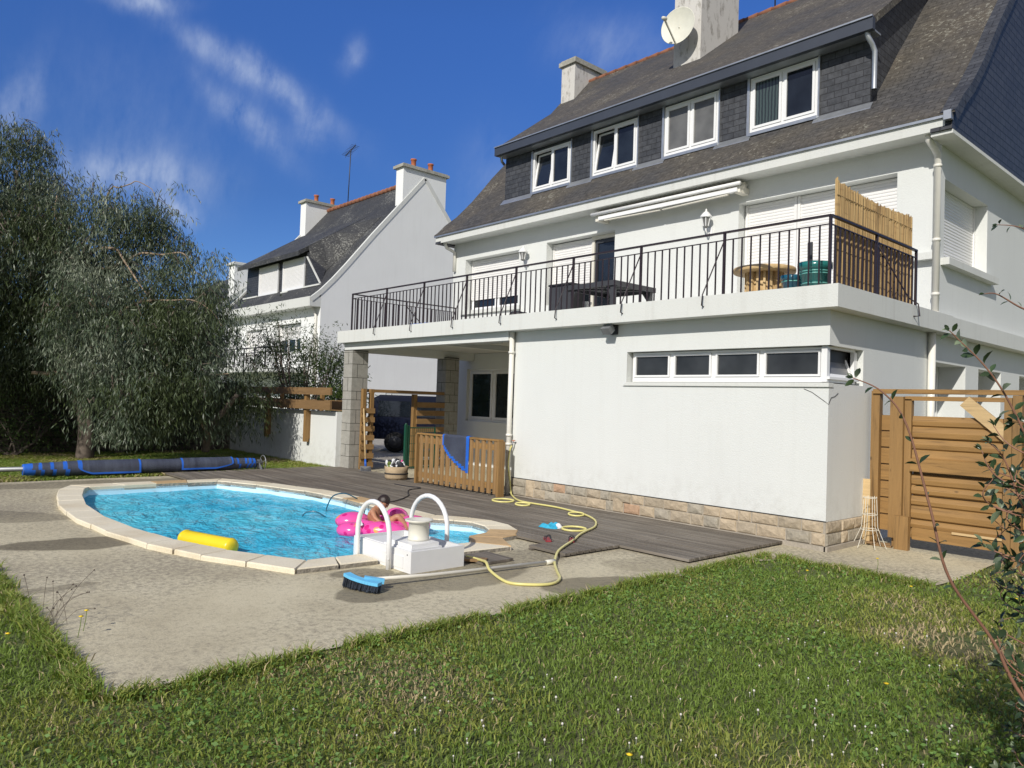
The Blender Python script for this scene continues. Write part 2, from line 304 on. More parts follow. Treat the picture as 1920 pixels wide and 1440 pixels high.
def floatm():
    mt, t, b = newmat('pink_spotted_vinyl'); o = tcoord(t)
    v = t.nodes.new('ShaderNodeTexVoronoi'); v.inputs['Scale'].default_value = 7.5; t.links.new(o, v.inputs['Vector'])
    v2 = t.nodes.new('ShaderNodeTexVoronoi'); v2.inputs['Scale'].default_value = 6; t.links.new(tcoord(t, 'Object', (1, 1, 1), (.4, .3, 1)), v2.inputs['Vector'])
    n = noise(t, o, 1.8, 2)
    c = mixc(t, ramp(t, v.outputs['Distance'], [(.27, (1, 1, 1)), (.31, (0, 0, 0))]), (.80, .085, .34), (.62, .01, .18))
    k = fmath('MULTIPLY', ramp(t, v2.outputs['Distance'], [(.26, (1, 1, 1)), (.30, (0, 0, 0))]), ramp(t, n, [(.52, (0, 0, 0)), (.56, (1, 1, 1))]), tree=t)
    c = mixc(t, k, c, (.95, .36, .08))
    t.links.new(c, b.inputs['Base Color']); b.inputs['Roughness'].default_value = .22; b.inputs['Coat Weight'].default_value = .4
    b.inputs['Subsurface Weight'].default_value = 0; return mt
M['float'] = floatm()
def coverm():
    mt, t, b = newmat('bubble_cover_underside'); o = tcoord(t); n = noise(t, tcoord(t, 'Object', (1, 5, .6)), 2, 5, .6)
    v = t.nodes.new('ShaderNodeTexVoronoi'); v.inputs['Scale'].default_value = 70; t.links.new(o, v.inputs['Vector'])
    c = ramp(t, n, [(.3, (.030, .034, .055)), (.55, (.06, .07, .10)), (.75, (.11, .13, .17))])
    c = mixc(t, ramp(t, v.outputs['Distance'], [(.2, (.25,)*3), (.5, (0, 0, 0))]), c, (.11, .14, .22))
    t.links.new(c, b.inputs['Base Color']); b.inputs['Roughness'].default_value = .55; bump(t, b, v.outputs['Distance'], .5, .01); return mt
M['cover'] = coverm()
def skinm(name, col):
    mt, t, b = newmat(name); n = noise(t, tcoord(t), 14, 3); c = ramp(t, n, [(.3, mul(col, .9)), (.7, mul(col, 1.08))]); t.links.new(c, b.inputs['Base Color'])
    b.inputs['Roughness'].default_value = .55; b.inputs['Subsurface Weight'].default_value = .12; b.inputs['Subsurface Radius'].default_value = (.02, .008, .004); return mt
M['skin'] = skinm('tanned_skin', (.42, .20, .11)); M['hair'] = plain('dark_brown_hair', (.022, .012, .008), .5, .4, 40, .5, stretch=(1, 1, .3))
M['swimsuit'] = plain('orange_pink_swimwear', (.75, .22, .14), .7, .2, 20, 0)

def leafm(name, col, rough=.45, trans=.25, var=.35, tcol=None):
    mt, t, b = newmat(name); g = t.nodes.new('ShaderNodeNewGeometry')
    c = ramp(t, g.outputs['Random Per Island'], [(.0, mul(col, 1-var)), (.6, col), (1.0, mul(col, 1+var))])
    t.links.new(c, b.inputs['Base Color']); b.inputs['Roughness'].default_value = rough; b.inputs['Specular IOR Level'].default_value = .4
    tr = t.nodes.new('ShaderNodeBsdfTranslucent'); tr.inputs[0].default_value = (*(tcol or mul(col, 1.4)), 1)
    mx = t.nodes.new('ShaderNodeMixShader'); mx.inputs[0].default_value = trans; t.links.new(b.outputs[0], mx.inputs[1]); t.links.new(tr.outputs[0], mx.inputs[2])
    t.links.new(mx.outputs[0], t.nodes['Material Output'].inputs[0]); return mt
M['leaf_a'] = leafm('gum_leaf_grey', (.085, .115, .070), trans=.15); M['leaf_b'] = leafm('gum_leaf_olive', (.060, .082, .030), trans=.15); M['leaf_c'] = leafm('gum_leaf_pale', (.20, .23, .16), trans=.15)
M['hedge_a'] = leafm('hedge_leaf', (.045, .075, .022)); M['hedge_b'] = leafm('hedge_leaf_bright', (.11, .17, .035), trans=.35)
M['cot_a'] = leafm('shrub_leaf_dark', (.045, .075, .032), .3, .15); M['cot_b'] = leafm('shrub_leaf_pale', (.20, .25, .15), .4, .3)
M['gr_a'] = leafm('grass_green', (.19, .275, .05), .6, .35, .3, (.32, .42, .05)); M['gr_b'] = leafm('grass_yellow_green', (.29, .325, .07), .6, .35, .3, (.38, .42, .06))
M['gr_c'] = leafm('grass_dry', (.42, .34, .19), .8, .2, .35); M['gr_d'] = leafm('clover_leaf', (.14, .25, .055), .55, .3, .3)
M['daisy'] = plain('clover_white', (.65, .62, .56), .8, .1, 30, 0); M['dandy'] = plain('dandelion_yellow', (.85, .60, .02), .7, .1, 30, 0)

# ------------------------------------------------------------------ mesh helpers
class MB:
    def __init__(s, xf=None): s.v = []; s.f = []; s.m = []; s.xf = xf; s.sm = []
    def add(s, vs, fs, mi=0, smooth=False):
        o = len(s.v)
        for p in vs:
            p = Vector(p); s.v.append(s.xf(p) if s.xf else p)
        for f in fs: s.f.append([o+i for i in f]); s.m.append(mi); s.sm.append(smooth)
    def box(s, x0, x1, y0, y1, z0, z1, mi=0):
        s.add([(x0, y0, z0), (x1, y0, z0), (x1, y1, z0), (x0, y1, z0), (x0, y0, z1), (x1, y0, z1), (x1, y1, z1), (x0, y1, z1)],
              [(0, 3, 2, 1), (4, 5, 6, 7), (0, 1, 5, 4), (1, 2, 6, 5), (2, 3, 7, 6), (3, 0, 4, 7)], mi)
    def bar(s, p, q, a, b=None, mi=0, up=(0, 0, 1)):
        p, q = Vector(p), Vector(q); b = a if b is None else b; d = (q-p).normalized(); upv = Vector(up)
        if abs(d.dot(upv)) > .98: upv = Vector((0, 1, 0))
        sx = d.cross(upv).normalized()*a/2; sy = d.cross(sx).normalized()*b/2
        s.add([p-sx-sy, p+sx-sy, p+sx+sy, p-sx+sy, q-sx-sy, q+sx-sy, q+sx+sy, q-sx+sy],
              [(0, 3, 2, 1), (4, 5, 6, 7), (0, 1, 5, 4), (1, 2, 6, 5), (2, 3, 7, 6), (3, 0, 4, 7)], mi)
    def tube(s, pts, r, n=8, mi=0, cap=True):
        pts = [Vector(p) for p in pts]; rs = r if isinstance(r, (list, tuple)) else [r]*len(pts)
        ref = Vector((0, 0, 1)); vs = []; prev = None
        for i, p in enumerate(pts):
            d = (pts[min(i+1, len(pts)-1)]-pts[max(i-1, 0)]).normalized()
            if prev is None:
                a = d.cross(ref if abs(d.z) < .95 else Vector((1, 0, 0))).normalized()
            else: a = (prev-d*prev.dot(d)).normalized()
            prev = a; b = d.cross(a)
            for k in range(n):
                t = 2*math.pi*k/n; vs.append(p+(a*math.cos(t)+b*math.sin(t))*rs[i])
        fs = [(i*n+k, i*n+(k+1) % n, (i+1)*n+(k+1) % n, (i+1)*n+k) for i in range(len(pts)-1) for k in range(n)]
        if cap: fs += [tuple(range(n))[::-1], tuple((len(pts)-1)*n+k for k in range(n))]
        s.add(vs, fs, mi, n > 5)
    def lathe(s, prof, c=(0, 0, 0), n=20, mi=0, axis=None):
        c = Vector(c); vs = []; R = Vector((0, 0, 1)).rotation_difference(Vector(axis)).to_matrix() if axis else Matrix.Identity(3)
        for r, z in prof:
            for k in range(n): t = 2*math.pi*k/n; vs.append(c+R @ Vector((r*math.cos(t), r*math.sin(t), z)))
        fs = [(i*n+k, i*n+(k+1) % n, (i+1)*n+(k+1) % n, (i+1)*n+k) for i in range(len(prof)-1) for k in range(n)]
        if prof[0][0] > .001: fs.append(tuple(range(n))[::-1])
        if prof[-1][0] > .001: fs.append(tuple((len(prof)-1)*n+k for k in range(n)))
        s.add(vs, fs, mi, True)
    def ball(s, c, r, mi=0, n=12, sc=(1, 1, 1), rot=None):
        c = Vector(c); vs = []; h = n//2+1
        for i in range(h+1):
            ph = math.pi*i/h
            for k in range(n):
                t = 2*math.pi*k/n; p = Vector((math.sin(ph)*math.cos(t)*sc[0], math.sin(ph)*math.sin(t)*sc[1], -math.cos(ph)*sc[2]))*r
                vs.append(c+(rot @ p if rot else p))
        s.add(vs, [(i*n+k, i*n+(k+1) % n, (i+1)*n+(k+1) % n, (i+1)*n+k) for i in range(h) for k in range(n)], mi, True)
    def prism(s, poly, axis, a, b, mi=0, cap=True):
        # poly: 2-D points in the two other axes, extruded along axis (0,1,2)
        def mk(p, t): l = [p[0], p[1]]; l.insert(axis, t); return tuple(l)
        n = len(poly); vs = [mk(p, a) for p in poly]+[mk(p, b) for p in poly]
        fs = [(i, (i+1) % n, n+(i+1) % n, n+i) for i in range(n)]
        if cap:
            for tri in tessellate_polygon([[Vector((p[0], p[1], 0)) for p in poly]]):
                fs.append(tuple(tri)); fs.append(tuple(n+i for i in tri[::-1]))
        s.add(vs, fs, mi)
def finish(me, smooth=None):
    pass
def obj(name, mb, mats, parent=None, uv=True, world=True):
    if not isinstance(mats, (list, tuple)): mats = [mats]
    me = bpy.data.meshes.new(name); me.from_pydata([tuple(v) for v in mb.v], [], mb.f)
    for mt in mats: me.materials.append(mt)
    if len(mats) > 1: me.polygons.foreach_set('material_index', mb.m)
    me.polygons.foreach_set('use_smooth', mb.sm)
    bm = bmesh.new(); bm.from_mesh(me); bmesh.ops.recalc_face_normals(bm, faces=bm.faces[:])
    if uv:
        l = bm.loops.layers.uv.new('UVMap')
        for f in bm.faces:
            n = f.normal
            if abs(n.z) > .95: t, b = Vector((1, 0, 0)), Vector((0, 1, 0))
            else: t = Vector((0, 0, 1)).cross(n).normalized(); b = n.cross(t)
            for lp in f.loops: lp[l].uv = (lp.vert.co.dot(t), lp.vert.co.dot(b))
    bm.to_mesh(me); bm.free()
    o = bpy.data.objects.new(name, me); COL.objects.link(o)
    if parent:
        o.parent = parent
        if world and parent.type == 'EMPTY': o.location = -parent.location
    return o
def tag(o, label=None, cat=None, group=None, kind=None):
    for k, v in (('label', label), ('category', cat), ('group', group), ('kind', kind)):
        if v: o[k] = v
    return o
def thing(name, label, cat, loc=(0, 0, 0), group=None):
    o = bpy.data.objects.new(name, None); COL.objects.link(o); o.location = loc; o.empty_display_size = .2
    return tag(o, label, cat, group)
def copy_tree(o, loc, label=None, rotz=None):
    c = o.copy(); COL.objects.link(c); c.location = loc
    if rotz is not None: c.rotation_euler = (0, 0, rotz)
    if label: c['label'] = label
    for ch in o.children:
        d = ch.copy(); COL.objects.link(d); d.parent = c
        for g in ch.children: e = g.copy(); COL.objects.link(e); e.parent = d
    return c
def npobj(name, V, F, mats, mi=None, parent=None, smooth=False):
    """V (n,3); F (m,k) quads or triangles, or list of such arrays; mi matching"""
    if not isinstance(F, list): F = [F]; mi = [mi]
    me = bpy.data.meshes.new(name); me.vertices.add(len(V)); me.vertices.foreach_set('co', np.asarray(V, np.float32).ravel())
    loops = np.concatenate([f.ravel() for f in F]).astype(np.int32); tot = np.concatenate([np.full(len(f), f.shape[1], np.int32) for f in F])
    st = np.concatenate([[0], np.cumsum(tot)[:-1]]).astype(np.int32)
    me.loops.add(len(loops)); me.loops.foreach_set('vertex_index', loops); me.polygons.add(len(tot)); me.polygons.foreach_set('loop_start', st)
    for mt in mats: me.materials.append(mt)
    if mi[0] is not None: me.polygons.foreach_set('material_index', np.concatenate(mi).astype(np.int32))
    me.update(calc_edges=True); me.validate()
    o = bpy.data.objects.new(name, me); COL.objects.link(o)
    if parent:
        o.parent = parent
        if parent.type == 'EMPTY': o.location = -parent.location
    return o
def wallgrid(mb, O, U, Nn, W, H, holes, depth=.2, mi=0):
    """outer skin of a wall: origin O, along U, up z, outward normal Nn; rectangular holes (u0,u1,v0,v1[,depth]) with reveals"""
    O, U, Nn = Vector(O), Vector(U), Vector(Nn); Z_ = Vector((0, 0, 1))
    P = lambda u, v, n=0: O+U*u+Z_*v+Nn*n
    us = sorted({0, W, *[h[0] for h in holes], *[h[1] for h in holes]}); vs = sorted({0, H, *[h[2] for h in holes], *[h[3] for h in holes]})
    for a, b in zip(us, us[1:]):
        for c, d in zip(vs, vs[1:]):
            mu, mv = (a+b)/2, (c+d)/2
            if any(h[0] < mu < h[1] and h[2] < mv < h[3] for h in holes): continue
            mb.add([P(a, c), P(b, c), P(b, d), P(a, d)], [(0, 1, 2, 3)], mi)
    for h in holes:
        a, b, c, d = h[:4]; k = -(h[4] if len(h) > 4 else depth); op = h[5] if len(h) > 5 else ''
        if 'l' not in op: mb.add([P(a, c), P(a, d), P(a, d, k), P(a, c, k)], [(0, 1, 2, 3)], mi)
        if 'r' not in op: mb.add([P(b, c), P(b, d), P(b, d, k), P(b, c, k)], [(0, 1, 2, 3)], mi)
        mb.add([P(a, d), P(b, d), P(b, d, k), P(a, d, k)], [(0, 1, 2, 3)], mi)
        mb.add([P(a, c), P(b, c), P(b, c, k), P(a, c, k)], [(0, 1, 2, 3)], mi)
def frame_xf(O, U, Nn):
    O, U, Nn = Vector(O), Vector(U), Vector(Nn); return lambda p: O+U*p.x+Nn*p.y+Vector((0, 0, 1))*p.z
def window(parent, O, U, Nn, W, H, cols, fm, gm, ft=.05, mull=.07, tilt=(), name='window', sill=None, sash=.045, gms=None, bottom=None):
    """frame in the plane through O, one pane child per light"""
    xf = frame_xf(O, U, Nn); mb = MB(xf); b0 = bottom or ft
    mb.box(0, ft, -.05, .015, 0, H); mb.box(W-ft, W, -.05, .015, 0, H); mb.box(ft, W-ft, -.05, .015, H-ft, H); mb.box(ft, W-ft, -.05, .015, 0, b0)
    xs = [ft+(W-2*ft)*sum(cols[:i])/sum(cols) for i in range(len(cols)+1)]; panes = []
    for i in range(1, len(cols)): mb.box(xs[i]-mull/2, xs[i]+mull/2, -.05, .012, b0, H-ft)
    for i in range(len(cols)):
        a = xs[i]+(mull/2 if i else 0)+.004; c = xs[i+1]-(mull/2 if i < len(cols)-1 else 0)-.004; z0, z1 = b0+.004, H-ft-.004
        tl = .16 if i in tilt else 0
        def sx(p, tl=tl, z0=z0): q = Vector(p); q.y -= (q.z-z0)*tl; return xf(q)
        ms = MB(sx); s = sash
        ms.box(a, a+s, -.03, .028, z0, z1); ms.box(c-s, c, -.03, .028, z0, z1); ms.box(a+s, c-s, -.03, .028, z1-s, z1); ms.box(a+s, c-s, -.03, .028, z0, z0+s)
        mb.v += []
        o_ = len(mb.v); mb.v += ms.v; mb.f += [[k+o_ for k in f] for f in ms.f]; mb.m += ms.m; mb.sm += ms.sm
        mp_ = MB(sx); mp_.add([(a+s, 0, z0+s), (c-s, 0, z0+s), (c-s, 0, z1-s), (a+s, 0, z1-s)], [(0, 1, 2, 3)]); panes.append((mp_, i))
        if tl:
            md = MB(xf); md.add([(a, -.12, z0), (c, -.12, z0), (c, -.12, z1), (a, -.12, z1)], [(0, 1, 2, 3)]); panes.append((md, -1))
    o = obj(name, mb, fm, parent)
    for mp_, i in panes: obj('pane' if i >= 0 else 'interior', mp_, (gms[i] if gms and i >= 0 else (gm if i >= 0 else M['black'])), o)
    return o
def shutter(parent, O, U, Nn, W, H, mt, pitch=.055, guide=.035, name='roller_shutter'):
    xf = frame_xf(O, U, Nn); mb = MB(xf); n = int(H/pitch); prof = []
    for i in range(n):
        z = H-(i+1)*pitch
        for k, (dy, dz) in enumerate([(0, 0), (.004, .006), (.010, .30*pitch), (.010, .75*pitch), (.003, .95*pitch)]): prof.append((dy, z+dz, i, k))
    prof.sort(key=lambda p: p[1])
    vs = []
    for dy, z, _, _ in prof: vs += [(guide, dy, z), (W-guide, dy, z)]
    mb.add(vs, [(2*i, 2*i+1, 2*i+3, 2*i+2) for i in range(len(prof)-1)])
    z0 = prof[0][1]; mb.box(guide, W-guide, -.005, .018, z0-.05, z0-.001)
    mb.box(0, guide, -.03, .03, -.0, H); mb.box(W-guide, W, -.03, .03, 0, H)
    return obj(name, mb, mt, parent)
def inpoly(x, y, poly):
    r = False; n = len(poly)
    for i in range(n):
        x1, y1 = poly[i]; x2, y2 = poly[(i+1) % n]
        if (y1 > y) != (y2 > y) and x < (x2-x1)*(y-y1)/(y2-y1)+x1: r = not r
    return r
def sheet(name, outer, holes, z, mt, kind='structure'):
    rings = [outer]+holes; tri = tessellate_polygon([[Vector((x, y, 0)) for x, y in r_] for r_ in rings])
    pts = [p for r_ in rings for p in r_]; mb = MB(); mb.add([(x, y, z) for x, y in pts], [tuple(t) for t in tri])
    mb.add([], [])
    o = obj(name, mb, mt); 
    return tag(o, kind=kind)

# ------------------------------------------------------------------ pool outline (outer rim, water rim)
PAIRS = [((-9.62, -5.72), (-9.27, -5.52)), ((-9.15, -5.96), (-9.05, -5.64)), ((-8.32, -6.16), (-8.25, -5.84)), ((-7.3, -6.32), (-7.25, -6.01)), ((-6.1, -6.38), (-6.1, -6.07)), ((-5.06, -6.31), (-5.15, -6.01)),
         ((-4.1, -6.17), (-4.2, -5.87)), ((-3.28, -5.92), (-3.4, -5.62)), ((-2.27, -5.45), (-2.55, -5.20)), ((-2.20, -4.62), (-2.52, -4.62)), None,
         ((-2.08, -3.68), (-2.45, -3.68)), ((-2.02, -3.08), (-2.43, -3.30)), ((-2.46, -2.82), (-2.72, -3.10)), ((-2.50, -2.55), (-2.80, -2.78)), ((-2.72, -2.31), (-2.97, -2.58)), ((-3.07, -2.14), (-3.2, -2.46)),
         ((-3.45, -2.10), (-3.5, -2.42)), ((-3.8, -2.22), (-3.72, -2.55)), ((-4.2, -2.48), (-4.12, -2.83)), ((-5.2, -2.44), (-5.2, -2.78)), ((-6.3, -2.38), (-6.3, -2.71)), ((-7.4, -2.47), (-7.36, -2.81)),
         ((-8.6, -2.80), (-8.5, -3.13)), ((-9.2, -3.06), (-9.02, -3.36)), ((-9.65, -3.30), (-9.30, -3.50)), ((-9.66, -4.5), (-9.32, -4.5)), ((-9.62, -5.72), (-9.27, -5.52))]
runs = []; cur = []
for p in PAIRS:
    if p is None: runs.append(cur); cur = []
    else: cur.append(p)
runs.append(cur)
RIM = [p[1] for p in PAIRS[:-1] if p]
MIDR = [((p[0][0]*.35+p[1][0]*.65), (p[0][1]*.35+p[1][1]*.65)) for p in PAIRS[:-1] if p]
OUTR = [((p[0][0]*.8+p[1][0]*.2), (p[0][1]*.8+p[1][1]*.2)) for p in PAIRS[:-1] if p]
cop = MB()
for run in runs:
    for (o0, i0), (o1, i1) in zip(run, run[1:]):
        L = (Vector(o1)-Vector(o0)).length; n = max(1, round(L/.52))
        for k in range(n):
            t0, t1 = k/n, (k+1)/n; g = .0035/L
            q = lambda a, b, t: Vector(a).lerp(Vector(b), t)
            A, B, C_, D = q(o0, o1, t0+g), q(o0, o1, t1-g), q(i0, i1, t1-g), q(i0, i1, t0+g)
            j = lambda: random.uniform(-.010, .010); zt = .052+random.uniform(-.003, .003)
            A = A+Vector((j(), j())); B = B+Vector((j(), j()))
            mi = 1 if random.random() < .07 or (o0[0] > -3.2 and o0[1] > -3.7) and random.random() < .3 else 0
            cc = (A+B+C_+D)/4; top = [(p+(cc-p).normalized()*.012) for p in (A, B, C_, D)]
            vs = [(*p, -.03) for p in (A, B, C_, D)]+[(*p, zt-.012) for p in (A, B, C_, D)]+[(*p, zt) for p in top]
            cop.add(vs, [(0, 3, 2, 1)], 2); cop.add(vs, [(4, 5, 9, 8), (5, 6, 10, 9), (6, 7, 11, 10), (7, 4, 8, 11), (8, 9, 10, 11)], mi)
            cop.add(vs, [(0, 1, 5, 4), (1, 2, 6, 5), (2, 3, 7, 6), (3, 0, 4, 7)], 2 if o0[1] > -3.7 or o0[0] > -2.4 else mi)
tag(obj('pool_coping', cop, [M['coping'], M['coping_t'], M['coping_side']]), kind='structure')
pl = MB(); n = len(RIM)
pl.add([(*p, .0) for p in RIM]+[(*p, -1.35) for p in RIM], [(i, (i+1) % n, n+(i+1) % n, n+i) for i in range(n)])
tri = tessellate_polygon([[Vector((*p, 0)) for p in RIM]]); pl.add([(*p, -1.35) for p in RIM], [tuple(t) for t in tri])
pl.box(-3.75, -2.7, -3.6, -2.45, -.55, -.30); pl.box(-3.95, -2.7, -3.9, -2.45, -.8, -.551)
tag(obj('pool_basin', pl, M['liner']), kind='structure')
# water surface: fine grid with small real waves, clipped to the rim
gx = np.arange(-9.4, -2.3, .06); gy = np.arange(-6.2, -2.3, .06); XX, YY = np.meshgrid(gx, gy, indexing='ij')
ZZ = -.085+.006*np.sin(XX*5.1+YY*2.3)+.005*np.sin(XX*3.1-YY*7.7+1)+.004*np.sin(XX*9.3+YY*8.1+2)
ins = np.array([[inpoly(x, y, [(p[0]*1.0, p[1]) for p in MIDR]) for y in gy] for x in gx]); idx = np.arange(XX.size).reshape(XX.shape)
cell = ins[:-1, :-1] & ins[1:, :-1] & ins[1:, 1:] & ins[:-1, 1:]
Fq = np.stack([idx[:-1, :-1][cell], idx[1:, :-1][cell], idx[1:, 1:][cell], idx[:-1, 1:][cell]], 1)
wo = npobj('pool_water', np.stack([XX.ravel(), YY.ravel(), ZZ.ravel()], 1), Fq, [M['water']]); wo.data.polygons.foreach_set('use_smooth', [True]*len(wo.data.polygons))
tag(wo, kind='structure')

# ------------------------------------------------------------------ ground
def lawnm():
    mt, t, b = newmat('lawn_base'); o = tcoord(t); n1 = noise(t, o, 30, 5, .7); n2 = noise(t, o, .9, 5, .6)
    c = ramp(t, n1, [(.3, (.055, .070, .02)), (.6, (.13, .165, .042)), (.8, (.19, .21, .07))])
    c = mixc(t, ramp(t, n2, [(.5, (0, 0, 0)), (.72, (.8,)*3)]), c, mixc(t, 1.0, (.19, .145, .08), ramp(t, n1, [(.3, (.5,)*3), (.7, (1.2,)*3)]), 'MULTIPLY'))
    t.links.new(c, b.inputs['Base Color']); b.inputs['Roughness'].default_value = .95; bump(t, b, n1, 1.0, .03); return mt
M['lawn'] = lawnm()
sheet('lawn', [(-400, -400), (400, -400), (400, 400), (-400, 400)], [MIDR], -.014, M['lawn'])
def wig(a, b, n, amp):
    out_ = []
    for i in range(n):
        t = i/n; p = Vector(a).lerp(Vector(b), t); d = (Vector(b)-Vector(a)).normalized(); k = amp*(math.sin(i*1.7)+.6*math.sin(i*3.1+1)) if i else 0
        out_.append((p.x-d.y*k, p.y+d.x*k))
    return out_
CONC = (wig((-10.9, -7.5), (-.28, -7.49), 26, .025)+wig((-.28, -7.49), (-.23, -1.0), 22, .03)+[(-.05, -.93), (.3, -.76), (.62, -.77), (.95, -.86), (1.24, -1.0), (1.42, -.86), (1.48, -.2), (1.44, 1.0), (1.45, 3.5), (1.5, 13), (0, 13), (0, 0), (-10.9, 0)]+wig((-10.9, 0), (-10.9, -7.5), 10, .03))
sheet('concrete_terrace', CONC, [MIDR], 0.0, M['concrete'])
sheet('porch_floor', [(-10.9, .002), (-5.45, .002), (-5.45, 3.46), (-10.9, 3.46)], [], .004, M['concrete'])
sheet('driveway', [(-25.9, -.05), (-10.9, -.05), (-10.9, 3.5), (-11.8, 3.5), (-11.8, 30), (-25.9, 30)], [], -.01, M['gravel'])

# timber deck: separate boards, cut round the coping
dk = MB(); y = -.02
def deck_on(x, y):
    if x > -.5 or x < -11.25 or y > 0: return False
    if x > -1.43 and y < -2.03: return False
    if x > -2.0 and y < -2.92: return False
    if x < -9.6 and y < -3.9 + 0*(x): return False
    if inpoly(x, y, OUTR): return False
    if x > -2.62 and y < -2.62 and x < -2.0: return False
    if -9.7 < x <= -2.0 and y < -3.9: return False
    return True
while y > -4.0:
    y0 = y-.088; ym = (y+y0)/2; x = -11.2+random.uniform(0, .3); start = None
    xs = np.arange(-11.2, -.48, .02); on = [deck_on(a, ym) and deck_on(a, y0+.004) for a in xs]
    seg = []; s0 = None
    for a, k in zip(xs, on):
        if k and s0 is None: s0 = a
        if not k and s0 is not None: seg.append((s0, a)); s0 = None
    if s0 is not None: seg.append((s0, -.5))
    for a, b in seg:
        if b-a < .06: continue
        cuts = [a]+[c for c in (-9.05+.0, -7.1, -4.95, -2.95, -1.43) if a+.1 < c < b-.1]+[b]
        for c0, c1 in zip(cuts, cuts[1:]):
            z = .046+random.uniform(-.002, .002); dk.box(c0+.003, c1-.003, y0, y-.010, .018, z)
    y -= .098
for x in np.arange(-11, -.5, .45): dk.box(x, x+.05, -1.95, -.03, .004, .0175)
for x in (-1.95, -1.5): dk.box(x, x+.05, -2.88, -1.96, .004, .0175)
tag(obj('timber_deck', dk, M['deck']), 'weathered grey timber decking laid between the pool and the white house', 'decking')

# ------------------------------------------------------------------ the big white house
H = thing('white_house', 'large white rendered house with slate roof and long balcony above the pool terrace', 'house', (-5.5, 3.46, 0))
YF = 3.464
wb = MB()
# annex under the balcony (front + right side)
wallgrid(wb, (-5.45, 0, .335), (1, 0, 0), (0, -1, 0), 5.45, 2.47, [(5.45-3.01, 5.45, 1.95-.335, 2.395-.335, .16, 'r')])
wb.add([(0, 1.0, -.1), (0, 12.8, -.1), (0, 12.8, .335), (0, 1.0, .335)], [(0, 1, 2, 3)])
wallgrid(wb, (0, 0, .335), (0, 1, 0), (1, 0, 0), 12.8, 2.47, [(0, .92, 1.95-.335, 2.395-.335, .16, 'l'), (3.3, 4.68, .9-.335, 2.40-.335, .42), (5.30, 6.5, .9-.335, 2.40-.335, .42), (7.6, 8.8, .9-.335, 2.4-.335, .42)])
wb.add([(-5.45, 0, 0), (-5.45, YF, 0), (-5.45, YF, 2.8), (-5.45, 0, 2.8)], [(0, 1, 2, 3)])
wb.add([(-.42, 3, .5), (-.42, 9, .5), (-.42, 9, 2.6), (-.42, 3, 2.6)], [(0, 1, 2, 3)])
wb.add([(-.6, .17, 1.7), (-3.3, .17, 1.7), (-3.3, .17, 1.6), (-.6, .17, 1.6)], [(0, 1, 2, 3)])
# ground-floor wall behind the porch
wallgrid(wb, (-11.8, 3.4, 0), (1, 0, 0), (0, -1, 0), 6.35, 2.8, [(11.8-11.0, 11.8-9.1, 1.1, 2.42, .12)])
# upper floor
wallgrid(wb, (-11.8, YF, 2.9), (1, 0, 0), (0, -1, 0), 11.8, 2.86, [(.5, 2.56, 1.03, 2.365, .24), (3.49, 5.53, .28, 2.405, .24), (8.44, 11.18, .20, 2.445, .24)])
wallgrid(wb, (0, YF, 2.9), (0, 1, 0), (1, 0, 0), 9.4, 2.8, [(.16, 2.16, 1.05, 2.26, .24), (4.5, 6.2, 1.05, 2.26, .24)])
wallgrid(wb, (-11.8, 12.86, 0), (0, -1, 0), (-1, 0, 0), 9.4, 5.76, [])
wallgrid(wb, (0, 12.86, 0), (-1, 0, 0), (0, 1, 0), 11.8, 5.76, [])
# window breasts, sills, belt and corner pilaster
wb.box(-8.29, -7.04, YF+.02, YF+.20, 2.95, 3.86)
obj('wall', wb, M['plaster'], H)
for bb in ((-11.4, -9.12, YF-.07, YF+.22, 3.83, 3.925), (-8.4, -6.95, YF-.07, YF+.2, 3.42, 3.50), (-.60, -.06, YF-.13, YF+.02, 3.925, 4.03), (-.03, .12, 3.50, 5.86, 3.85, 3.955)):
    sl_ = MB(); sl_.box(*bb); obj('window_sill', sl_, M['slab'], H)
sl_ = MB()
sl_.prism([(-3.06, 1.905), (-3.0, 1.955), (0.01, 1.955), (.01, 1.905)], 1, -.025, .1)
obj('window_sill', sl_, M['slab'], H)
# rough stone plinth, stones laid one by one
ps = MB()
ps.box(-5.45, 0, 0.0, .05, -.1, .337, 5); ps.box(-.05, .0, .051, 1.03, -.1, .337, 5)
def stones(O, U, Nn, L):
    xf = frame_xf(O, U, Nn)
    for z0, z1 in ((.055, .195), (.203, .332)):
        x = 0
        while x < L-.08:
            wd_ = min(random.uniform(.13, .40), L-x); tall = z0 < .1 and random.random() < .09
            a, b = x+.006, x+wd_-.006; zt = .332 if tall else z1; k = random.choices(range(5), [4, 4, 3, .35, .6])[0]
            dp = random.uniform(.014, .034); e = .014; c = lambda: random.uniform(-.006, .006)
            old = ps.xf; ps.xf = xf; mx, mz = (a+b)/2+random.uniform(-.3, .3)*(b-a), (z0+zt)/2+c()*3
            vs = [(a, 0, z0), (b, 0, z0), (b, 0, zt), (a, 0, zt), (a+e+c(), dp*.75+c(), z0+e), (b-e+c(), dp*.75+c(), z0+e), (b-e+c(), dp*.75+c(), zt-e), (a+e+c(), dp*.75+c(), zt-e), (mx, dp+.008, mz)]
            ps.add(vs, [(0, 1, 5, 4), (1, 2, 6, 5), (2, 3, 7, 6), (3, 0, 4, 7), (4, 5, 8), (5, 6, 8), (6, 7, 8), (7, 4, 8)], k); ps.xf = old
            x += wd_
stones((-5.45, 0.0, 0), (1, 0, 0), (0, -1, 0), 5.45); stones((0, 0, 0), (0, 1, 0), (1, 0, 0), 1.03)
ps.box(-5.45, .02, -.045, -.002, -.05, .055, 5); ps.box(.002, .045, -.045, 1.03, -.05, .055, 5)
obj('stone_plinth', ps, [M['stone%d' % i] for i in range(5)]+[M['mortar']], H)
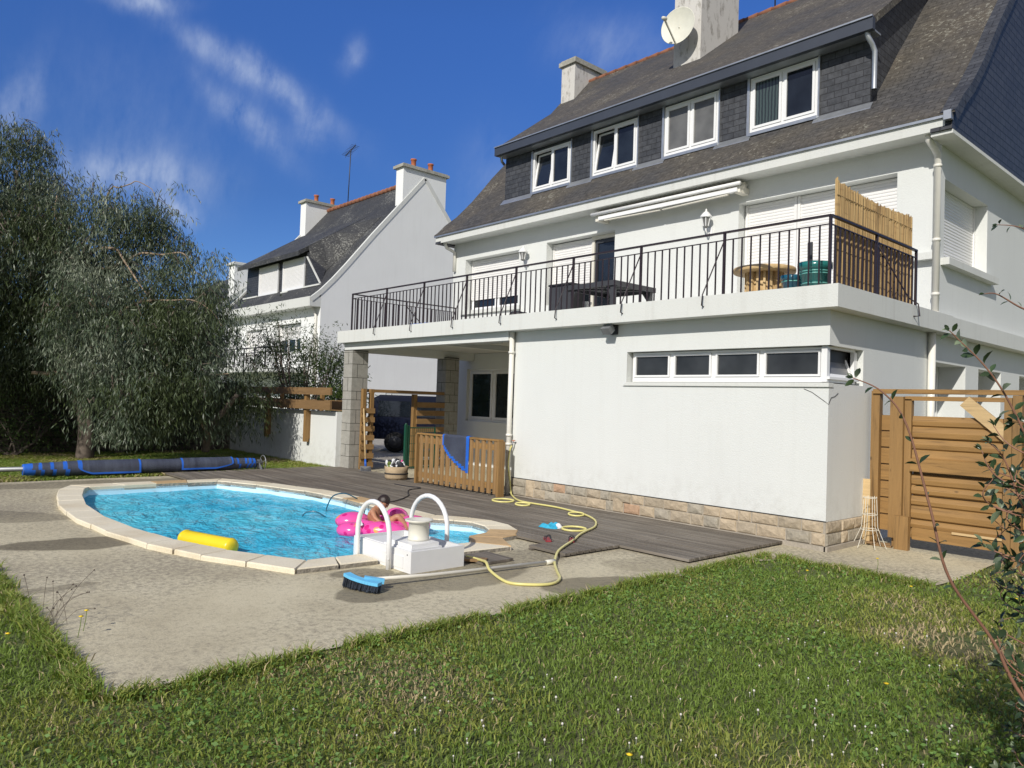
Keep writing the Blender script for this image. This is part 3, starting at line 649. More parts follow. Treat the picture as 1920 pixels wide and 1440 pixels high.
ln = MB(); ln.box(-5.45, .004, -.006, .0, .334, .345); obj('plinth_drip', ln, M['joint'], H)
cr_ = MB(); P_ = [(-.30, -.003, 1.88), (-.20, -.003, 1.84), (-.14, -.003, 1.80), (-.05, -.003, 1.74), (.003, -.003, 1.70), (.003, .06, 1.78), (.003, .16, 1.80), (.003, .24, 1.84)]
cr_.tube(P_, .0035, 4); obj('wall_crack', cr_, M['joint'], H)
# ribbon window round the corner
window(H, (-2.98, .12, 1.965), (1, 0, 0), (0, -1, 0), 2.86, .42, [.62, .63, .66, .72], M['white_pvc'], M['glass_dull'], ft=.03, mull=.062, sash=.026, bottom=.065)
cw_ = MB(); cw_.box(-.119, -.05, .05, .12, 1.967, 2.393); cw_.box(-.119, -.07, .121, .85, 1.967, 2.0); cw_.box(-.119, -.07, .121, .85, 2.365, 2.393); cw_.box(-.119, -.07, .82, .90, 2.0, 2.365); cw_.box(-.09, -.02, .06, .86, 2.0, 2.03)
cwo = obj('window_frame', cw_, M['white_pvc'], H)
bk = MB(); bk.add([(-.16, .12, 2.0), (-.16, .85, 2.0), (-.16, .85, 2.37), (-.16, .12, 2.37)], [(0, 1, 2, 3)]); obj('interior', bk, M['black'], cwo)
def tx(p): q = Vector(p); return Vector((-.08-(q.z-2.03)*.42+q.y, q.x, q.z))
sh = MB(tx); 
for a, b, c, d in ((.14, .18, 2.03, 2.35), (.76, .80, 2.03, 2.35), (.18, .76, 2.31, 2.35), (.18, .76, 2.03, 2.07)): sh.box(a, b, -.015, .02, c, d)
sho = obj('tilted_sash', sh, M['white_pvc'], H); gp = MB(tx); gp.add([(.18, 0, 2.07), (.76, 0, 2.07), (.76, 0, 2.31), (.18, 0, 2.31)], [(0, 1, 2, 3)]); obj('pane', gp, M['glass_grey'], sho)
window(H, (-11.0, 3.50, 1.1), (1, 0, 0), (0, -1, 0), 1.9, 1.32, [1, 1], M['white_pvc'], M['glass_porch'], ft=.06, mull=.06, sash=.06)
for yy in (3.72, 5.72, 8.0):
    window(H, (-.41, yy, .9), (0, 1, 0), (1, 0, 0), .95, 1.5, [1], M['white_pvc'], M['glass_dull'], ft=.06)
# upper openings: shutters, patio door
shutter(H, (-11.28, YF+.23, 4.24), (1, 0, 0), (0, -1, 0), 2.02, 1.02, M['shutter'])
window(H, (-11.28, YF+.26, 3.93), (1, 0, 0), (0, -1, 0), 2.02, .6, [1, 1], M['white_pvc'], M['glass'], ft=.05)
shutter(H, (-8.29, YF+.23, 4.27), (1, 0, 0), (0, -1, 0), 1.22, 1.02, M['shutter'])
window(H, (-8.29, YF+.27, 3.5), (1, 0, 0), (0, -1, 0), 1.22, 1.2, [1], M['beige_pvc'], M['glass'], ft=.05)
db = MB(); db.box(-7.07, -7.0, YF+.18, YF+.27, 3.07, 5.3); db.box(-7.0, -6.28, YF+.18, YF+.27, 5.22, 5.3); obj('door_frame', db, M['beige_pvc'], H)
window(H, (-6.99, YF+.22, 3.09), (1, 0, 0), (0, -1, 0), .71, 2.12, [1], M['anth'], M['glass'], ft=.03, name='patio_door')
shutter(H, (-3.34, YF+.23, 3.42), (1, 0, 0), (0, -1, 0), .99, 1.92, M['shutter'], guide=.05)
shutter(H, (-2.34, YF+.23, 3.42), (1, 0, 0), (0, -1, 0), 1.72, 1.92, M['shutter'], guide=.05)
window(H, (-3.34, YF+.27, 3.10), (1, 0, 0), (0, -1, 0), 2.72, .5, [1, 1, 1], M['beige_pvc'], M['glass_dull'], ft=.05)
shutter(H, (-.21, 3.62, 3.96), (0, 1, 0), (1, 0, 0), 2.0, 1.2, M['shutter'], pitch=.05)
shutter(H, (-.21, 7.96, 3.96), (0, 1, 0), (1, 0, 0), 1.7, 1.2, M['shutter'], pitch=.05)
# balcony slab, beams, ledge
bl = MB(); bl.box(-11.12, .2, -.25, YF-.003, 2.806, 3.068); bl.box(.003, .2, YF-.003, 12.9, 2.806, 3.055)
bo = obj('balcony', bl, M['slab'], H)
bm_ = MB(); bm_.box(-11.0, -5.5, -.12, .10, 2.655, 2.805); bm_.box(-10.98, -10.72, .101, 3.39, 2.62, 2.8049); bm_.box(-8.2, -8.0, .101, 3.39, 2.70, 2.8048)
for k in range(9): bm_.box(-8.0+.0, -7.2, .5+k*.09, .53+k*.09, 2.77, 2.8047)
obj('porch_beam', bm_, M['plaster'], H)
# balcony railing
rl = MB(); RX0, RX1, RY = -10.72, .04, -.13; RZ0, RZ1 = 3.068, 3.885
rl.bar((RX0, RY, RZ1), (RX1+.01, RY, RZ1), .045, .022); rl.bar((RX0, RY, 3.785), (RX1, RY, 3.785), .018, .012)
posts = [RX0+.0, -9.33, -8.0, -6.67, -5.34, -4.02, -2.70, -1.35, RX1]
for x in posts: rl.bar((x, RY, RZ0-.02), (x, RY, RZ1), .03, .03)
for a, b in zip(posts, posts[1:]):
    n = 10
    for k in range(1, n+1): x = a+(b-a)*k/(n+1); rl.bar((x, RY, RZ0), (x, RY, 3.785), .016)
for x in posts[1:-1]+[posts[0]+.9]:
    if x < -9.5: continue
    bx0 = x-.27
    rl.tube([(x-.005, RY-.005, 3.77), (x-.20, RY-.12, 3.16), (x-.21, -.285, 3.08), (x-.21, -.30, 2.94), (x-.21, -.245, 2.925)], .009, 6)
# right return and left return
def side_rail(X, Y1, stay, sgn):
    rl.bar((X, RY, RZ1), (X, Y1, RZ1), .045, .022); rl.bar((X, RY, 3.785), (X, Y1, 3.785), .018, .012)
    n = int((Y1-RY)/.118)
    for k in range(1, n+1): y_ = RY+(Y1-RY)*k/n; rl.bar((X, y_, RZ0), (X, y_, 3.785 if k < n else RZ1), .019 if k < n else .03)
    for y_ in stay:
        rl.bar((X, y_, RZ0), (X, y_, RZ1), .03)
        rl.tube([(X, y_, 3.77), (X+.10*sgn, y_+.80, 3.16), (X+.20*sgn, y_+.85, 3.08), (X+.22*sgn, y_+.85, 2.92), (X+.16*sgn, y_+.80, 2.915)], .010, 6)
side_rail(RX1, 2.45, (1.15,), 1); side_rail(RX0, 2.75, (1.3,), -1)
obj('railing', rl, M['rail'], bo)
for yy, y2 in ((-.13, .27), (2.45, 2.85)):
    pb = MB(); z = 0.0; k = 0
    while z < 2.64:
        h = [.30, .26, .30, .17, .30, .22, .19, .30][k % 8]; h = min(h, 2.64-z)
        pb.box(-11.0, -10.63, yy, y2, z+.004, z+h-.006, 0)
        for (a, b) in (((-10.99, yy-.002), (-10.64, yy-.002)),): pass
        if k % 2:
            pb.box(-10.80, -10.79, yy-.002, yy+.01, z+.004, z+h-.006, 1); pb.box(-10.64, -10.628, y2-.12, y2-.112, z+.004, z+h-.006, 1)
        else: pb.box(-10.64, -10.628, yy+.13, yy+.138, z+.004, z+h-.006, 1)
        z += h; k += 1
    pb.box(-10.995, -10.635, yy+.005, y2-.005, 0, 2.655, 1)
    obj('pillar', pb, [M['granite'], M['joint']], H)

# ---- roof
PROF = [(2.95, 5.915), (3.05, 5.99), (3.29, 6.235), (3.66, 6.53), (3.91, 6.78), (4.18, 7.06), (4.51, 7.44), (4.87, 7.87), (5.43, 8.47), (8.10, 11.45)]
YR, ZR = 8.10, 11.45
def roof_z(y):
    for (a, b), (c, d) in zip(PROF, PROF[1:]):
        if a <= y <= c: return b+(d-b)*(y-a)/(c-a)
    return ZR
full = PROF+[(2*YR-y_, z) for y_, z in PROF[-2::-1]]
under = [(y_, z-(.02 if i in (0, 1, len(full)-1, len(full)-2) else .10)) for i, (y_, z) in enumerate(full)]
rf = MB(); n = len(full)
for X0, X1 in ((-12.02, .33),):
    vs = [(X0, *p) for p in full]+[(X1, *p) for p in full]+[(X0, *p) for p in under]+[(X1, *p) for p in under]
    rf.add(vs, [(i, i+1, n+i+1, n+i) for i in range(n-1)]); rf.add(vs, [(2*n+i, 2*n+i+1, 3*n+i+1, 3*n+i) for i in range(n-1)])
    rf.add(vs, [(i, i+1, 2*n+i+1, 2*n+i) for i in range(n-1)]+[(n+i, n+i+1, 3*n+i+1, 3*n+i) for i in range(n-1)]+[(0, n, 3*n, 2*n), (n-1, 2*n-1, 4*n-1, 3*n-1)])
rfo = obj('roof', rf, M['roof'], H)
gc = MB()
for X0, X1 in ((.0, .285), (-12.0, -11.78)):
    gc = MB(); gc.prism([(2.98, 5.685)]+[(y_, z-.06) for y_, z in full[1:-1]]+[(2*YR-2.98, 5.685)], 0, X0, X1); obj('gable_cladding', gc, M['clad_fine'], H)
rt = MB()
for sX in (.335,):
    for i in range(n-1):
        (y0, z0), (y1, z1) = full[i], full[i+1]; d = Vector((0, y1-y0, z1-z0)).normalized(); nn = Vector((0, -d.z, d.y)) if y0 < YR else Vector((0, -d.z, d.y))
        a = Vector((0, y0, z0)); b = Vector((0, y1, z1)); inn = -nn*.15
        rt.add([(sX, *(a+nn*.012)[1:]), (sX, *(b+nn*.012)[1:]), (sX, *(b+inn)[1:]), (sX, *(a+inn)[1:])], [(0, 1, 2, 3)])
        rt.add([(sX-.2, *(a+nn*.012)[1:]), (sX-.2, *(b+nn*.012)[1:]), (sX, *(b+nn*.012)[1:]), (sX, *(a+nn*.012)[1:])], [(0, 1, 2, 3)])
obj('rake_edge', rt, M['clad'], H)
ea = MB(); ea.prism([(3.0, 5.70), (2.99, 5.875), (3.05, 5.90), (YF+.1, 5.90), (YF+.1, 5.73)], 0, -12.0, .19); ea.box(0.0, .29, 3.02, 12.9, 5.63, 5.683)
obj('eaves_board', ea, M['slab'], H)
gu = MB(); gu.box(-12.03, .205, 2.955, 2.99, 5.855, 5.90); gu.prism([(2.9, 5.80), (3.0, 5.80), (3.0, 5.95), (2.9, 5.93)], 0, .20, .30); obj('gutter', gu, M['zinc'], H)
rd = MB(); x = -11.9
while x < .3:
    rd.tube([(x, YR, ZR-.03), (x+.40, YR, ZR-.025)], [.065, .078], 10); x += .38
obj('ridge_tile', rd, M['ridge'], rfo)
# ---- long dormer
DX0, DX1, DY = -10.22, -1.20, 3.80; SL = .765; GZ = 7.95; GY = 3.5
dz = lambda y_: GZ+SL*(y_-GY)
dm = MB()
ops = [(-9.20, -7.93, 6.70, 7.68), (-7.26, -6.0, 6.69, 7.72), (-5.31, -4.04, 6.70, 7.73), (-3.38, -2.08, 6.71, 7.74)]
ZB = 6.50
wallgrid(dm, (DX0, DY, ZB), (1, 0, 0), (0, -1, 0), DX1-DX0, 7.86-ZB, [(a-DX0, b-DX0, c-ZB, d-ZB, .1) for a, b, c, d in ops])
for X in (DX0, DX1):
    ys = np.linspace(DY, YR, 24); vs = [(X, y_, roof_z(y_)-.05) for y_ in ys]+[(X, y_, max(dz(y_)-.16, roof_z(y_)-.05)) for y_ in ys]
    dm.add(vs, [(i, i+1, 24+i+1, 24+i) for i in range(23)])
dmo = obj('dormer', dm, M['clad'], H)
dr_ = MB(); A = (GY-.02, GZ); Bp = (YR, dz(YR)-.06)
X0, X1 = DX0-.04, -1.05
vs = [(X0, *A), (X1, *A), (X1, *Bp), (X0, *Bp)]; vs += [(x_, y_, z-.14) for x_, y_, z in vs]
dr_.add(vs, [(0, 1, 2, 3), (4, 5, 6, 7), (1, 2, 6, 5), (3, 0, 4, 7)])
obj('dormer_roof', dr_, M['roof'], H)
df_ = MB(); df_.prism([(GY-.05, GZ+.01), (GY-.05, GZ-.20), (GY+.05, GZ-.20), (GY+.05, GZ-.01)], 0, X0-.01, X1+.01)
obj('dormer_fascia', df_, M['fascia_dark'], H)
ds = MB(); ds.box(X0, X1, GY+.051, DY-.002, GZ-.20, GZ-.17); ds.box(X0-.01, X1+.01, GY-.075, GY-.051, GZ-.005, GZ+.02)
obj('dormer_soffit', ds, M['zinc'], H)
for i, (a, b, c, d) in enumerate(ops):
    zj = MB(); zj.box(a-.05, a-.002, DY-.035, DY+.05, c-.04, d+.03); zj.box(b+.002, b+.03, DY-.035, DY+.05, c-.04, d+.03); zj.box(a-.002, b+.002, DY-.06, DY+.02, c-.06, c-.002)
    obj('window_surround', zj, M['zinc'] if i else M['zinc'], dmo)
    window(H, (a+.004, DY+.005, c), (1, 0, 0), (0, -1, 0), b-a-.008, d-c-.005, [1, 1], M['white_pvc'], M['glass'], ft=.05, mull=.045, sash=.045, tilt=(0,) if i < 2 else (), gms=[M['glass_grey']]*2 if i == 2 else ([M['curtain'], M['glass']] if i == 3 else None), bottom=.07)
    if i == 0: pass
edges = [DX0]+[v for o_ in ops for v in (o_[0], o_[1])]+[DX1]
for k in range(0, len(edges), 2):
    a, b = edges[k]-.05, edges[k+1]+.05; z = roof_z(3.70)
    fl = MB(); fl.add([(a, DY-.003, 6.70), (b, DY-.003, 6.70), (b, 3.70, z+.012), (a, 3.70, z+.012)], [(0, 1, 2, 3)]); fl.add([(a, 3.70, z+.012), (b, 3.70, z+.012), (b, 3.69, z-.01), (a, 3.69, z-.01)], [(0, 1, 2, 3)]); obj('lead_flashing', fl, M['zinc'], dmo)
dpp = MB(); dpp.tube([(-1.17, 3.55, 7.77), (-1.15, 3.56, 7.68), (-1.12, 3.64, 7.58), (-1.10, 3.70, 7.48), (-1.10, 3.70, 6.86)], .042, 12, cap=False); obj('downpipe', dpp, M['zinc'], H); dpp = MB(); dpp.tube([(-10.18, 3.6, 7.76), (-10.24, 3.68, 7.66), (-10.27, 3.78, 7.62)], .035, 8)
obj('downpipe', dpp, M['zinc'], H)
dp2 = MB(); dp2.tube([(-.06, 3.12, 5.72), (-.07, 3.13, 5.64), (-.04, 3.24, 5.56), (-.02, 3.375, 5.46), (-.02, 3.375, 3.07)], .05, 12)
for z in (5.30, 4.2, 3.4, 3.12): dp2.tube([(-.02, 3.375, z-.02), (-.02, 3.375, z+.02)], .06, 12)
obj('downpipe', dp2, M['pipe'], H); dp2 = MB(); dp2.tube([(.06, 3.05, 2.81), (.06, 3.05, 0.0)], .05, 12); obj('downpipe', dp2, M['pipe'], H); dp2 = MB(); dp2.tube([(-11.75, 3.1, 5.70), (-11.78, 3.2, 5.60), (-11.72, 3.42, 5.5), (-11.72, 3.42, 5.0)], .045, 10)
obj('downpipe', dp2, M['pipe'], H); dp2 = MB(); dp2.tube([(-5.46, -.07, 2.80), (-5.46, -.07, .04)], .043, 12)
for z in (2.45, 1.05, .9): dp2.tube([(-5.46, -.07, z-.02), (-5.46, -.07, z+.02)], .055, 12)
obj('downpipe', dp2, M['pipe'], H)
# chimneys
def chimney(x0, x1, y0, y1, zb, zt, mt, capm, par, name='chimney', pots=0, cap=.08):
    cb = MB(); cb.box(x0, x1, y0, y1, zb, zt); o = obj(name, cb, mt, par)
    cc_ = MB(); cc_.box(x0-cap, x1+cap, y0-cap, y1+cap, zt+.002, zt+.13); cc_.box(x0-cap*.4, x1+cap*.4, y0-cap*.4, y1+cap*.4, zt+.132, zt+.18); obj('chimney_cap', cc_, capm, o)
    for k in range(pots):
        pp = MB(); yy = y0+(y1-y0)*(.3+.4*k); pp.lathe([(.14, 0), (.12, .1), (.12, .34), (.15, .36), (.15, .42), (.09, .42)], ((x0+x1)/2, yy, zt+.18), 14); obj('chimney_pot', pp, M['terra'], o)
    return o
chimney(-6.30, -5.58, 5.36, 6.86, 9.0, 13.0, M['chim'], M['chimcap'], rfo)
chimney(-11.95, -11.40, 7.43, 8.80, 9.5, 11.80, M['chim'], M['chimcap'], rfo, cap=.07)

# ------------------------------------------------------------------ things fixed to or standing on the house
def wall_lamp():
    t = thing('wall_lamp', '', 'lamp')
    a = MB(); a.box(-.05, .05, -.03, 0, -.20, -.06); a.tube([(0, -.02, -.14), (0, -.10, -.20), (0, -.16, -.14), (0, -.16, -.08)], .014, 8); obj('bracket', a, M['white_pvc'], t)
    b = MB(); b.lathe([(.03, -.09), (.055, -.07), (.05, -.05), (.085, .10), (.09, .11)], (0, -.16, 0), 6); obj('lantern_glass', b, M['glass_grey'], t)
    for k in range(6):
        pass
    c = MB(); c.lathe([(.115, .10), (.12, .12), (.06, .19), (.02, .22), (.015, .26), (.0, .27)], (0, -.16, 0), 6)
    for k in range(6):
        an = math.pi*2*k/6; c.bar((.05*math.cos(an), -.16+.05*math.sin(an), -.06), (.087*math.cos(an), -.16+.087*math.sin(an), .11), .012)
    obj('lamp_cap', c, M['white_pvc'], t); return t
wl = wall_lamp(); wl.location = (-8.93, YF, 5.03); wl['label'] = 'white lantern wall lamp between the narrow shutter and the dark patio door'; wl['group'] = 'lantern lamps on the house wall'
copy_tree(wl, (-3.94, YF, 5.05), 'white lantern wall lamp under the awning beside the wide shutters')
t = thing('awning', 'folded white awning roll mounted high on the house wall under the eaves', 'awning', (-4.9, 3.4, 5.55))
a = MB(); a.box(-6.45, -3.20, 3.12, 3.20, 5.47, 5.54); a.tube([(-6.62, 3.10, 5.60), (-3.12, 3.10, 5.60)], .034, 10); obj('front_bar', a, M['white_pvc'], t)
a = MB()
for k in range(34):
    x = -6.6+k*.102; a.box(x, x+.05, 3.15, 3.44, 5.615+.02*math.sin(k), 5.66)
a.tube([(-6.6, 3.30, 5.60), (-3.15, 3.30, 5.60)], .06, 10); obj('awning_fabric', a, M['beige_pvc'], t)
a = MB()
for x in (-6.56, -3.28): a.box(x, x+.12, 3.16, YF-.002, 5.46, 5.57)
a.bar((-6.3, 3.16, 5.455), (-4.9, 3.19, 5.44), .05, .03); a.bar((-3.4, 3.16, 5.455), (-4.85, 3.19, 5.44), .05, .03); obj('folding_arm', a, M['beige_pvc'], t)
t = thing('satellite_dish', 'round ivory satellite dish on the front of the tall chimney', 'satellite dish', (-5.92, 5.1, 10.0))
nrm = Vector((.14, -.985, .03)).normalized(); cc0 = Vector((-5.93, 4.98, 10.08))
a = MB(); a.lathe([(.0, -.075), (.12, -.07), (.25, -.045), (.36, -.012), (.405, .0), (.41, .006), (.40, .004), (.35, -.02), (.24, -.055), (.1, -.082), (.0, -.088)], cc0, 40, axis=nrm); obj('dish', a, M['dish'], t)
a = MB(); lo = cc0+Vector((-.02, -.02, -.42)); hd = cc0+nrm*.52+Vector((-.06, 0, -.05)); a.bar(lo, hd, .03); a.lathe([(.03, -.06), (.045, .0), (.045, .06), (.02, .08)], hd, 12, axis=(cc0-hd).normalized()); a.tube([cc0-nrm*.06, cc0-nrm*.2+Vector((0, .02, -.06)), (-5.93, 5.37, 9.95)], .022, 8); obj('feed_arm', a, M['cyl'], t)
t = thing('floodlight', 'small grey floodlight under the balcony edge above the basement windows', 'floodlight', (-3.26, 0, 2.72))
a = MB(); a.bar((-3.26, -.12, 2.76), (-3.26, -.20, 2.69), .16, .11); obj('lamp_housing', a, M['steel'], t); a = MB(); a.box(-3.30, -3.22, -.13, -.001, 2.76, 2.79); a.box(-3.33, -3.19, -.015, -.0005, 2.66, 2.80); obj('bracket', a, M['anth'], t)
t = thing('tv_antenna', 'thin white antenna mast standing behind the ridge by the tall chimney', 'antenna', (-4.9, 8.0, 11.4))
a = MB(); a.tube([(-5.35, 8.1, 11.35), (-5.35, 8.1, 14.0)], .018, 6); obj('mast', a, M['anth'], t); a = MB(); a.tube([(-5.35, 8.06, 11.75), (-5.35, 8.06, 12.7)], .04, 8); a.bar((-5.9, 8.06, 12.62), (-5.3, 8.06, 12.62), .03); obj('aerial', a, M['white_pvc'], t)

# reed screen on the balcony corner
rs = MB(); ys = np.arange(.16, 2.46, .0095)
rs.box(-.052, -.047, .165, 2.455, 3.072, 4.28)
for i, yy in enumerate(ys):
    tt = (yy-.16)/2.3; top = 4.37-.05*math.sin(tt*3.14)+.008*math.sin(i*.37)+random.uniform(-.022, .014)+(.03 if i < 3 else 0); x = -.035+random.uniform(-.010, .010)
    rs.bar((x, yy, 3.072), (x+random.uniform(-.01, .01), yy+random.uniform(-.008, .008)+.02*0, top), .0105, .012, up=(1, 0, 0))
for z in (3.25, 3.55, 3.95, 4.2): rs.bar((-.02, .15, z), (-.02, 2.46, z), .006)
tag(obj('reed_screen', rs, M['reed']), 'tall dried reed screen tied to the right end of the balcony railing', 'screen')
# cable spool table, flower pots
t = thing('cable_spool_table', 'wooden cable spool used as a round table behind the railing', 'table', (-1.28, .75, 3.068))
a = MB(); a.lathe([(.0, .40), (.40, .40), (.41, .415), (.41, .45), (.40, .465), (.0, .465)], (0, 0, 0), 36); a.lathe([(.0, .0), (.36, .0), (.36, .03), (.0, .03)], (0, 0, 0), 30); obj('tabletop', a, M['wood_n'], t, world=False)
a = MB()
for k in range(18):
    an = 2*math.pi*k/18; a.bar((.22*math.cos(an), .22*math.sin(an), .03), (.22*math.cos(an), .22*math.sin(an), .40), .074, .03, up=(-math.sin(an), math.cos(an), 0))
a.lathe([(.215, .03), (.215, .40)], (0, 0, 0), 24); obj('core', a, M['wood_n'], t, world=False)
def pot(loc, r, h, mt, label, bands):
    t = thing('plant_pot', label, 'plant pot', loc, 'glazed plant pots on the balcony')
    a = MB(); a.lathe([(.0, 0), (r*.68, 0), (r*.92, h*.78), (r*1.02, h*.80), (r*1.04, h), (r*.95, h), (r*.86, h*.8), (.0, h*.78)], (0, 0, 0), 26); obj('pot_body', a, mt, t, world=False)
    a = MB()
    for z in bands: rr = r*(.68+.24*z/.78)+.004; a.lathe([(rr, h*z-.006), (rr+.006, h*z), (rr, h*z+.008)], (0, 0, 0), 26)
    obj('glaze_band', a, M['tealband'], t, world=False)
    a = MB(); a.lathe([(.0, h*.86), (r*.93, h*.86)], (0, 0, 0), 20); obj('potting_soil', a, M['soil'], t, world=False); return t
pot((-.70, .42, 3.068), .145, .26, M['tealblue'], 'small petrol blue glazed pot beside the cable spool', (.35, .7))
p2 = pot((-.36, .33, 3.068), .20, .37, M['teal'], 'large teal glazed pot next to the reed screen', (.3, .62, .70))
tag(obj('wooden_stake', (lambda a: (a.bar((-.44, .36, 3.35), (-.45, .37, 3.72), .06, .02), a)[1])(MB()), M['anth']), 'dark stake sticking up out of the large teal pot', 'stake')
# charcoal garden table
t = thing('garden_table', 'charcoal square garden table behind the balcony railing', 'table', (-4.6, 1.6, 3.068))
a = MB()
for k in range(9): a.box(-.62, .62, -.62+k*.14, -.62+k*.14+.12, .62, .645)
a.box(-.63, .63, -.66, -.625, .56, .65); a.box(-.63, .63, .645, .68, .56, .65); a.box(-.66, -.631, -.66, .68, .56, .65); a.box(.631, .66, -.66, .68, .56, .65); a.bar((-.6, -.6, .59), (.6, .6, .59), .04, .03); a.bar((-.6, .6, .55), (.6, -.6, .55), .04, .03)
obj('tabletop', a, M['anth'], t, world=False)
for sx in (-1, 1):
    for sy in (-1, 1):
        a = MB(); x, y_ = sx*.58, sy*.58; a.box(x-.045, x+.045, y_-.045, y_+.045, 0, .56); a.bar((x, y_, .38), (x-sx*.16, y_, .56), .05); obj('leg', a, M['anth'], t, world=False)
t.location = (-4.62, 1.45, 3.068); t.scale = (.84, .84, .95)
t = thing('storage_cabinet', 'dark cabinet standing against the wall by the patio door', 'cabinet', (-7.2, 3.0, 3.068))
a = MB(); a.box(-.32, .32, -.18, .2, .06, 1.06); a.box(-.34, .34, -.2, .22, 1.062, 1.10); obj('cabinet_body', a, M['black'], t, world=False); a = MB()
for x in (-.3, .25):
    for y_ in (-.16, .14): a.box(x, x+.04, y_, y_+.04, 0, .06)
obj('feet', a, M['black'], t, world=False); a = MB(); a.box(-.31, -.005, -.2, -.181, .09, 1.03); a.box(.005, .31, -.2, -.181, .09, 1.03); obj('cabinet_door', a, M['anth'], t, world=False)
def bin_(loc, sx, sy, h, label, mt, nm, cat):
    t = thing(nm, label, cat, loc); a = MB(); a.add([(-sx*.85, -sy*.85, 0), (sx*.85, -sy*.85, 0), (sx*.85, sy*.85, 0), (-sx*.85, sy*.85, 0), (-sx, -sy, h), (sx, -sy, h), (sx, sy, h), (-sx, sy, h), (-sx*.93, -sy*.93, h), (sx*.93, -sy*.93, h), (sx*.93, sy*.93, h), (-sx*.93, sy*.93, h), (-sx*.8, -sy*.8, .02), (sx*.8, -sy*.8, .02), (sx*.8, sy*.8, .02), (-sx*.8, sy*.8, .02)],
        [(0, 3, 2, 1), (0, 1, 5, 4), (1, 2, 6, 5), (2, 3, 7, 6), (3, 0, 4, 7), (4, 5, 9, 8), (5, 6, 10, 9), (6, 7, 11, 10), (7, 4, 8, 11), (8, 9, 13, 12), (9, 10, 14, 13), (10, 11, 15, 14), (11, 8, 12, 15), (12, 13, 14, 15)]); obj('tub', a, mt, t, world=False)
    a = MB(); a.box(-sx*1.04, sx*1.04, -sy*1.04, -sy*.98, h-.03, h+.01); a.box(-sx*1.04, sx*1.04, sy*.98, sy*1.04, h-.03, h+.01); a.box(-sx*1.04, -sx*.98, -sy*.98, sy*.98, h-.03, h+.01); a.box(sx*.98, sx*1.04, -sy*.98, sy*.98, h-.03, h+.01); obj('rim', a, mt, t, world=False); return t
bin_((-9.3, .9, 3.068), .30, .22, .16, 'flat blue plastic tub at the left end of the balcony', M['blue_edge'], 'plastic_tub', 'tub')
bin_((-8.55, 1.35, 3.068), .36, .25, .20, 'wider blue plastic tub behind the left railing stay', M['blue_edge'], 'plastic_tub', 'tub')
def lump(name, loc, r, sc, mt, label, cat, seed):
    a = MB(); rr = random.Random(seed)
    for k in range(7): a.ball((rr.uniform(-.6, .6)*r*sc[0], rr.uniform(-.5, .5)*r*sc[1], r*sc[2]*(.45+.25*rr.random())), r*rr.uniform(.5, .7), 0, 10, (1, 1, sc[2]*.8))
    o = obj(name, a, mt); o.location = loc; return tag(o, label, cat)
lump('dark_bag', (-5.75, .35, 3.068), .16, (1.5, 1, .8), M['black'], 'black bag lying on the balcony floor behind the bars', 'bag', 3)
lump('black_shoe', (-6.55, .3, 3.068), .08, (1.3, 1, .8), M['black'], 'small black shoe on the balcony edge left of the bag', 'shoe', 5)

# ------------------------------------------------------------------ white garden wall with timber rails, driveway screens
t = thing('garden_wall', 'low white rendered garden wall left of the grey pillar', 'wall', (-14, -.2, 0))
a = MB(); a.box(-17.0, -11.002, -.25, -.08, -.1, 1.262); obj('wall_body', a, M['plaster'], t)
t = thing('timber_rail_fence', 'brown timber rails bolted along the top of the white garden wall', 'fence', (-12.8, -.3, 1.2))
for z0, z1 in ((1.635, 1.80), (1.30, 1.505)):
    a = MB(); a.box(-16.5, -11.01, -.43, -.385, z0, z1); obj('rail', a, M['wood_b'], t)
a = MB(); a.box(-16.5, -11.01, .02, .06, 1.28, 1.52); obj('rail', a, M['wood_b'], t)
for x in (-14.42, -12.28):
    a = MB(); a.box(x-.055, x+.055, -.382, -.29, .53, 1.80); a.box(x-.05, x+.05, -.289, -.255, .60, 1.25); a.box(x+.08, x+.17, -.05, .019, 1.263, 1.68); obj('post', a, M['wood_z'], t)
t = thing('slatted_screen', 'narrow screen of horizontal pine boards beside the grey pillar', 'screen', (-10.5, .22, 0))
for k in range(7): a = MB(); z = .06+k*.20; a.box(-10.50, -10.475, .05, .40, z, z+.115); obj('board', a, M['wood_y'], t)
a = MB(); a.box(-10.60, -10.501, .10, .18, 0, 1.80); a.box(-10.60, -10.501, .30, .38, 0, 1.80); obj('post', a, M['wood_z'], t)
t = thing('slatted_fence', 'pine board fence panel in the porch right of the driveway gap', 'fence', (-10.7, 2.2, 0))
for k in range(8): a = MB(); z = .05+k*.195; a.box(-10.66, -10.635, 1.64, 2.83, z, z+.125); obj('board', a, M['wood_y'], t)
a = MB(); a.box(-10.76, -10.661, 1.56, 1.66, 0, 1.72); a.box(-10.76, -10.661, 2.74, 2.82, 0, 1.72); obj('post', a, M['wood_z'], t)
a = MB(); a.box(-10.77, -10.66, .05, 2.83, 1.73, 1.80); obj('top_rail', a, M['wood_y'], t)
t = thing('mesh_gate', 'open dark green wire mesh garden gate with thick green post', 'gate', (-10.3, 1.2, 0))
a = MB(); a.box(-10.34, -10.28, 1.10, 1.16, 0, 1.02); a.box(-10.34, -10.29, 1.18, 1.22, 0, 1.0); a.lathe([(.03, 1.02), (.038, 1.03), (.0, 1.06)], (-10.31, 1.13, 0), 10); obj('post', a, M['green'], t)
a = MB()
for k in range(13): y_ = 1.24+k*.057; a.bar((-10.31, y_, .06), (-10.31, y_, .94), .007)
for k in range(6): z = .06+k*.176; a.bar((-10.31, 1.23, z), (-10.31, 1.93, z), .009)
obj('mesh_panel', a, M['green'], t)
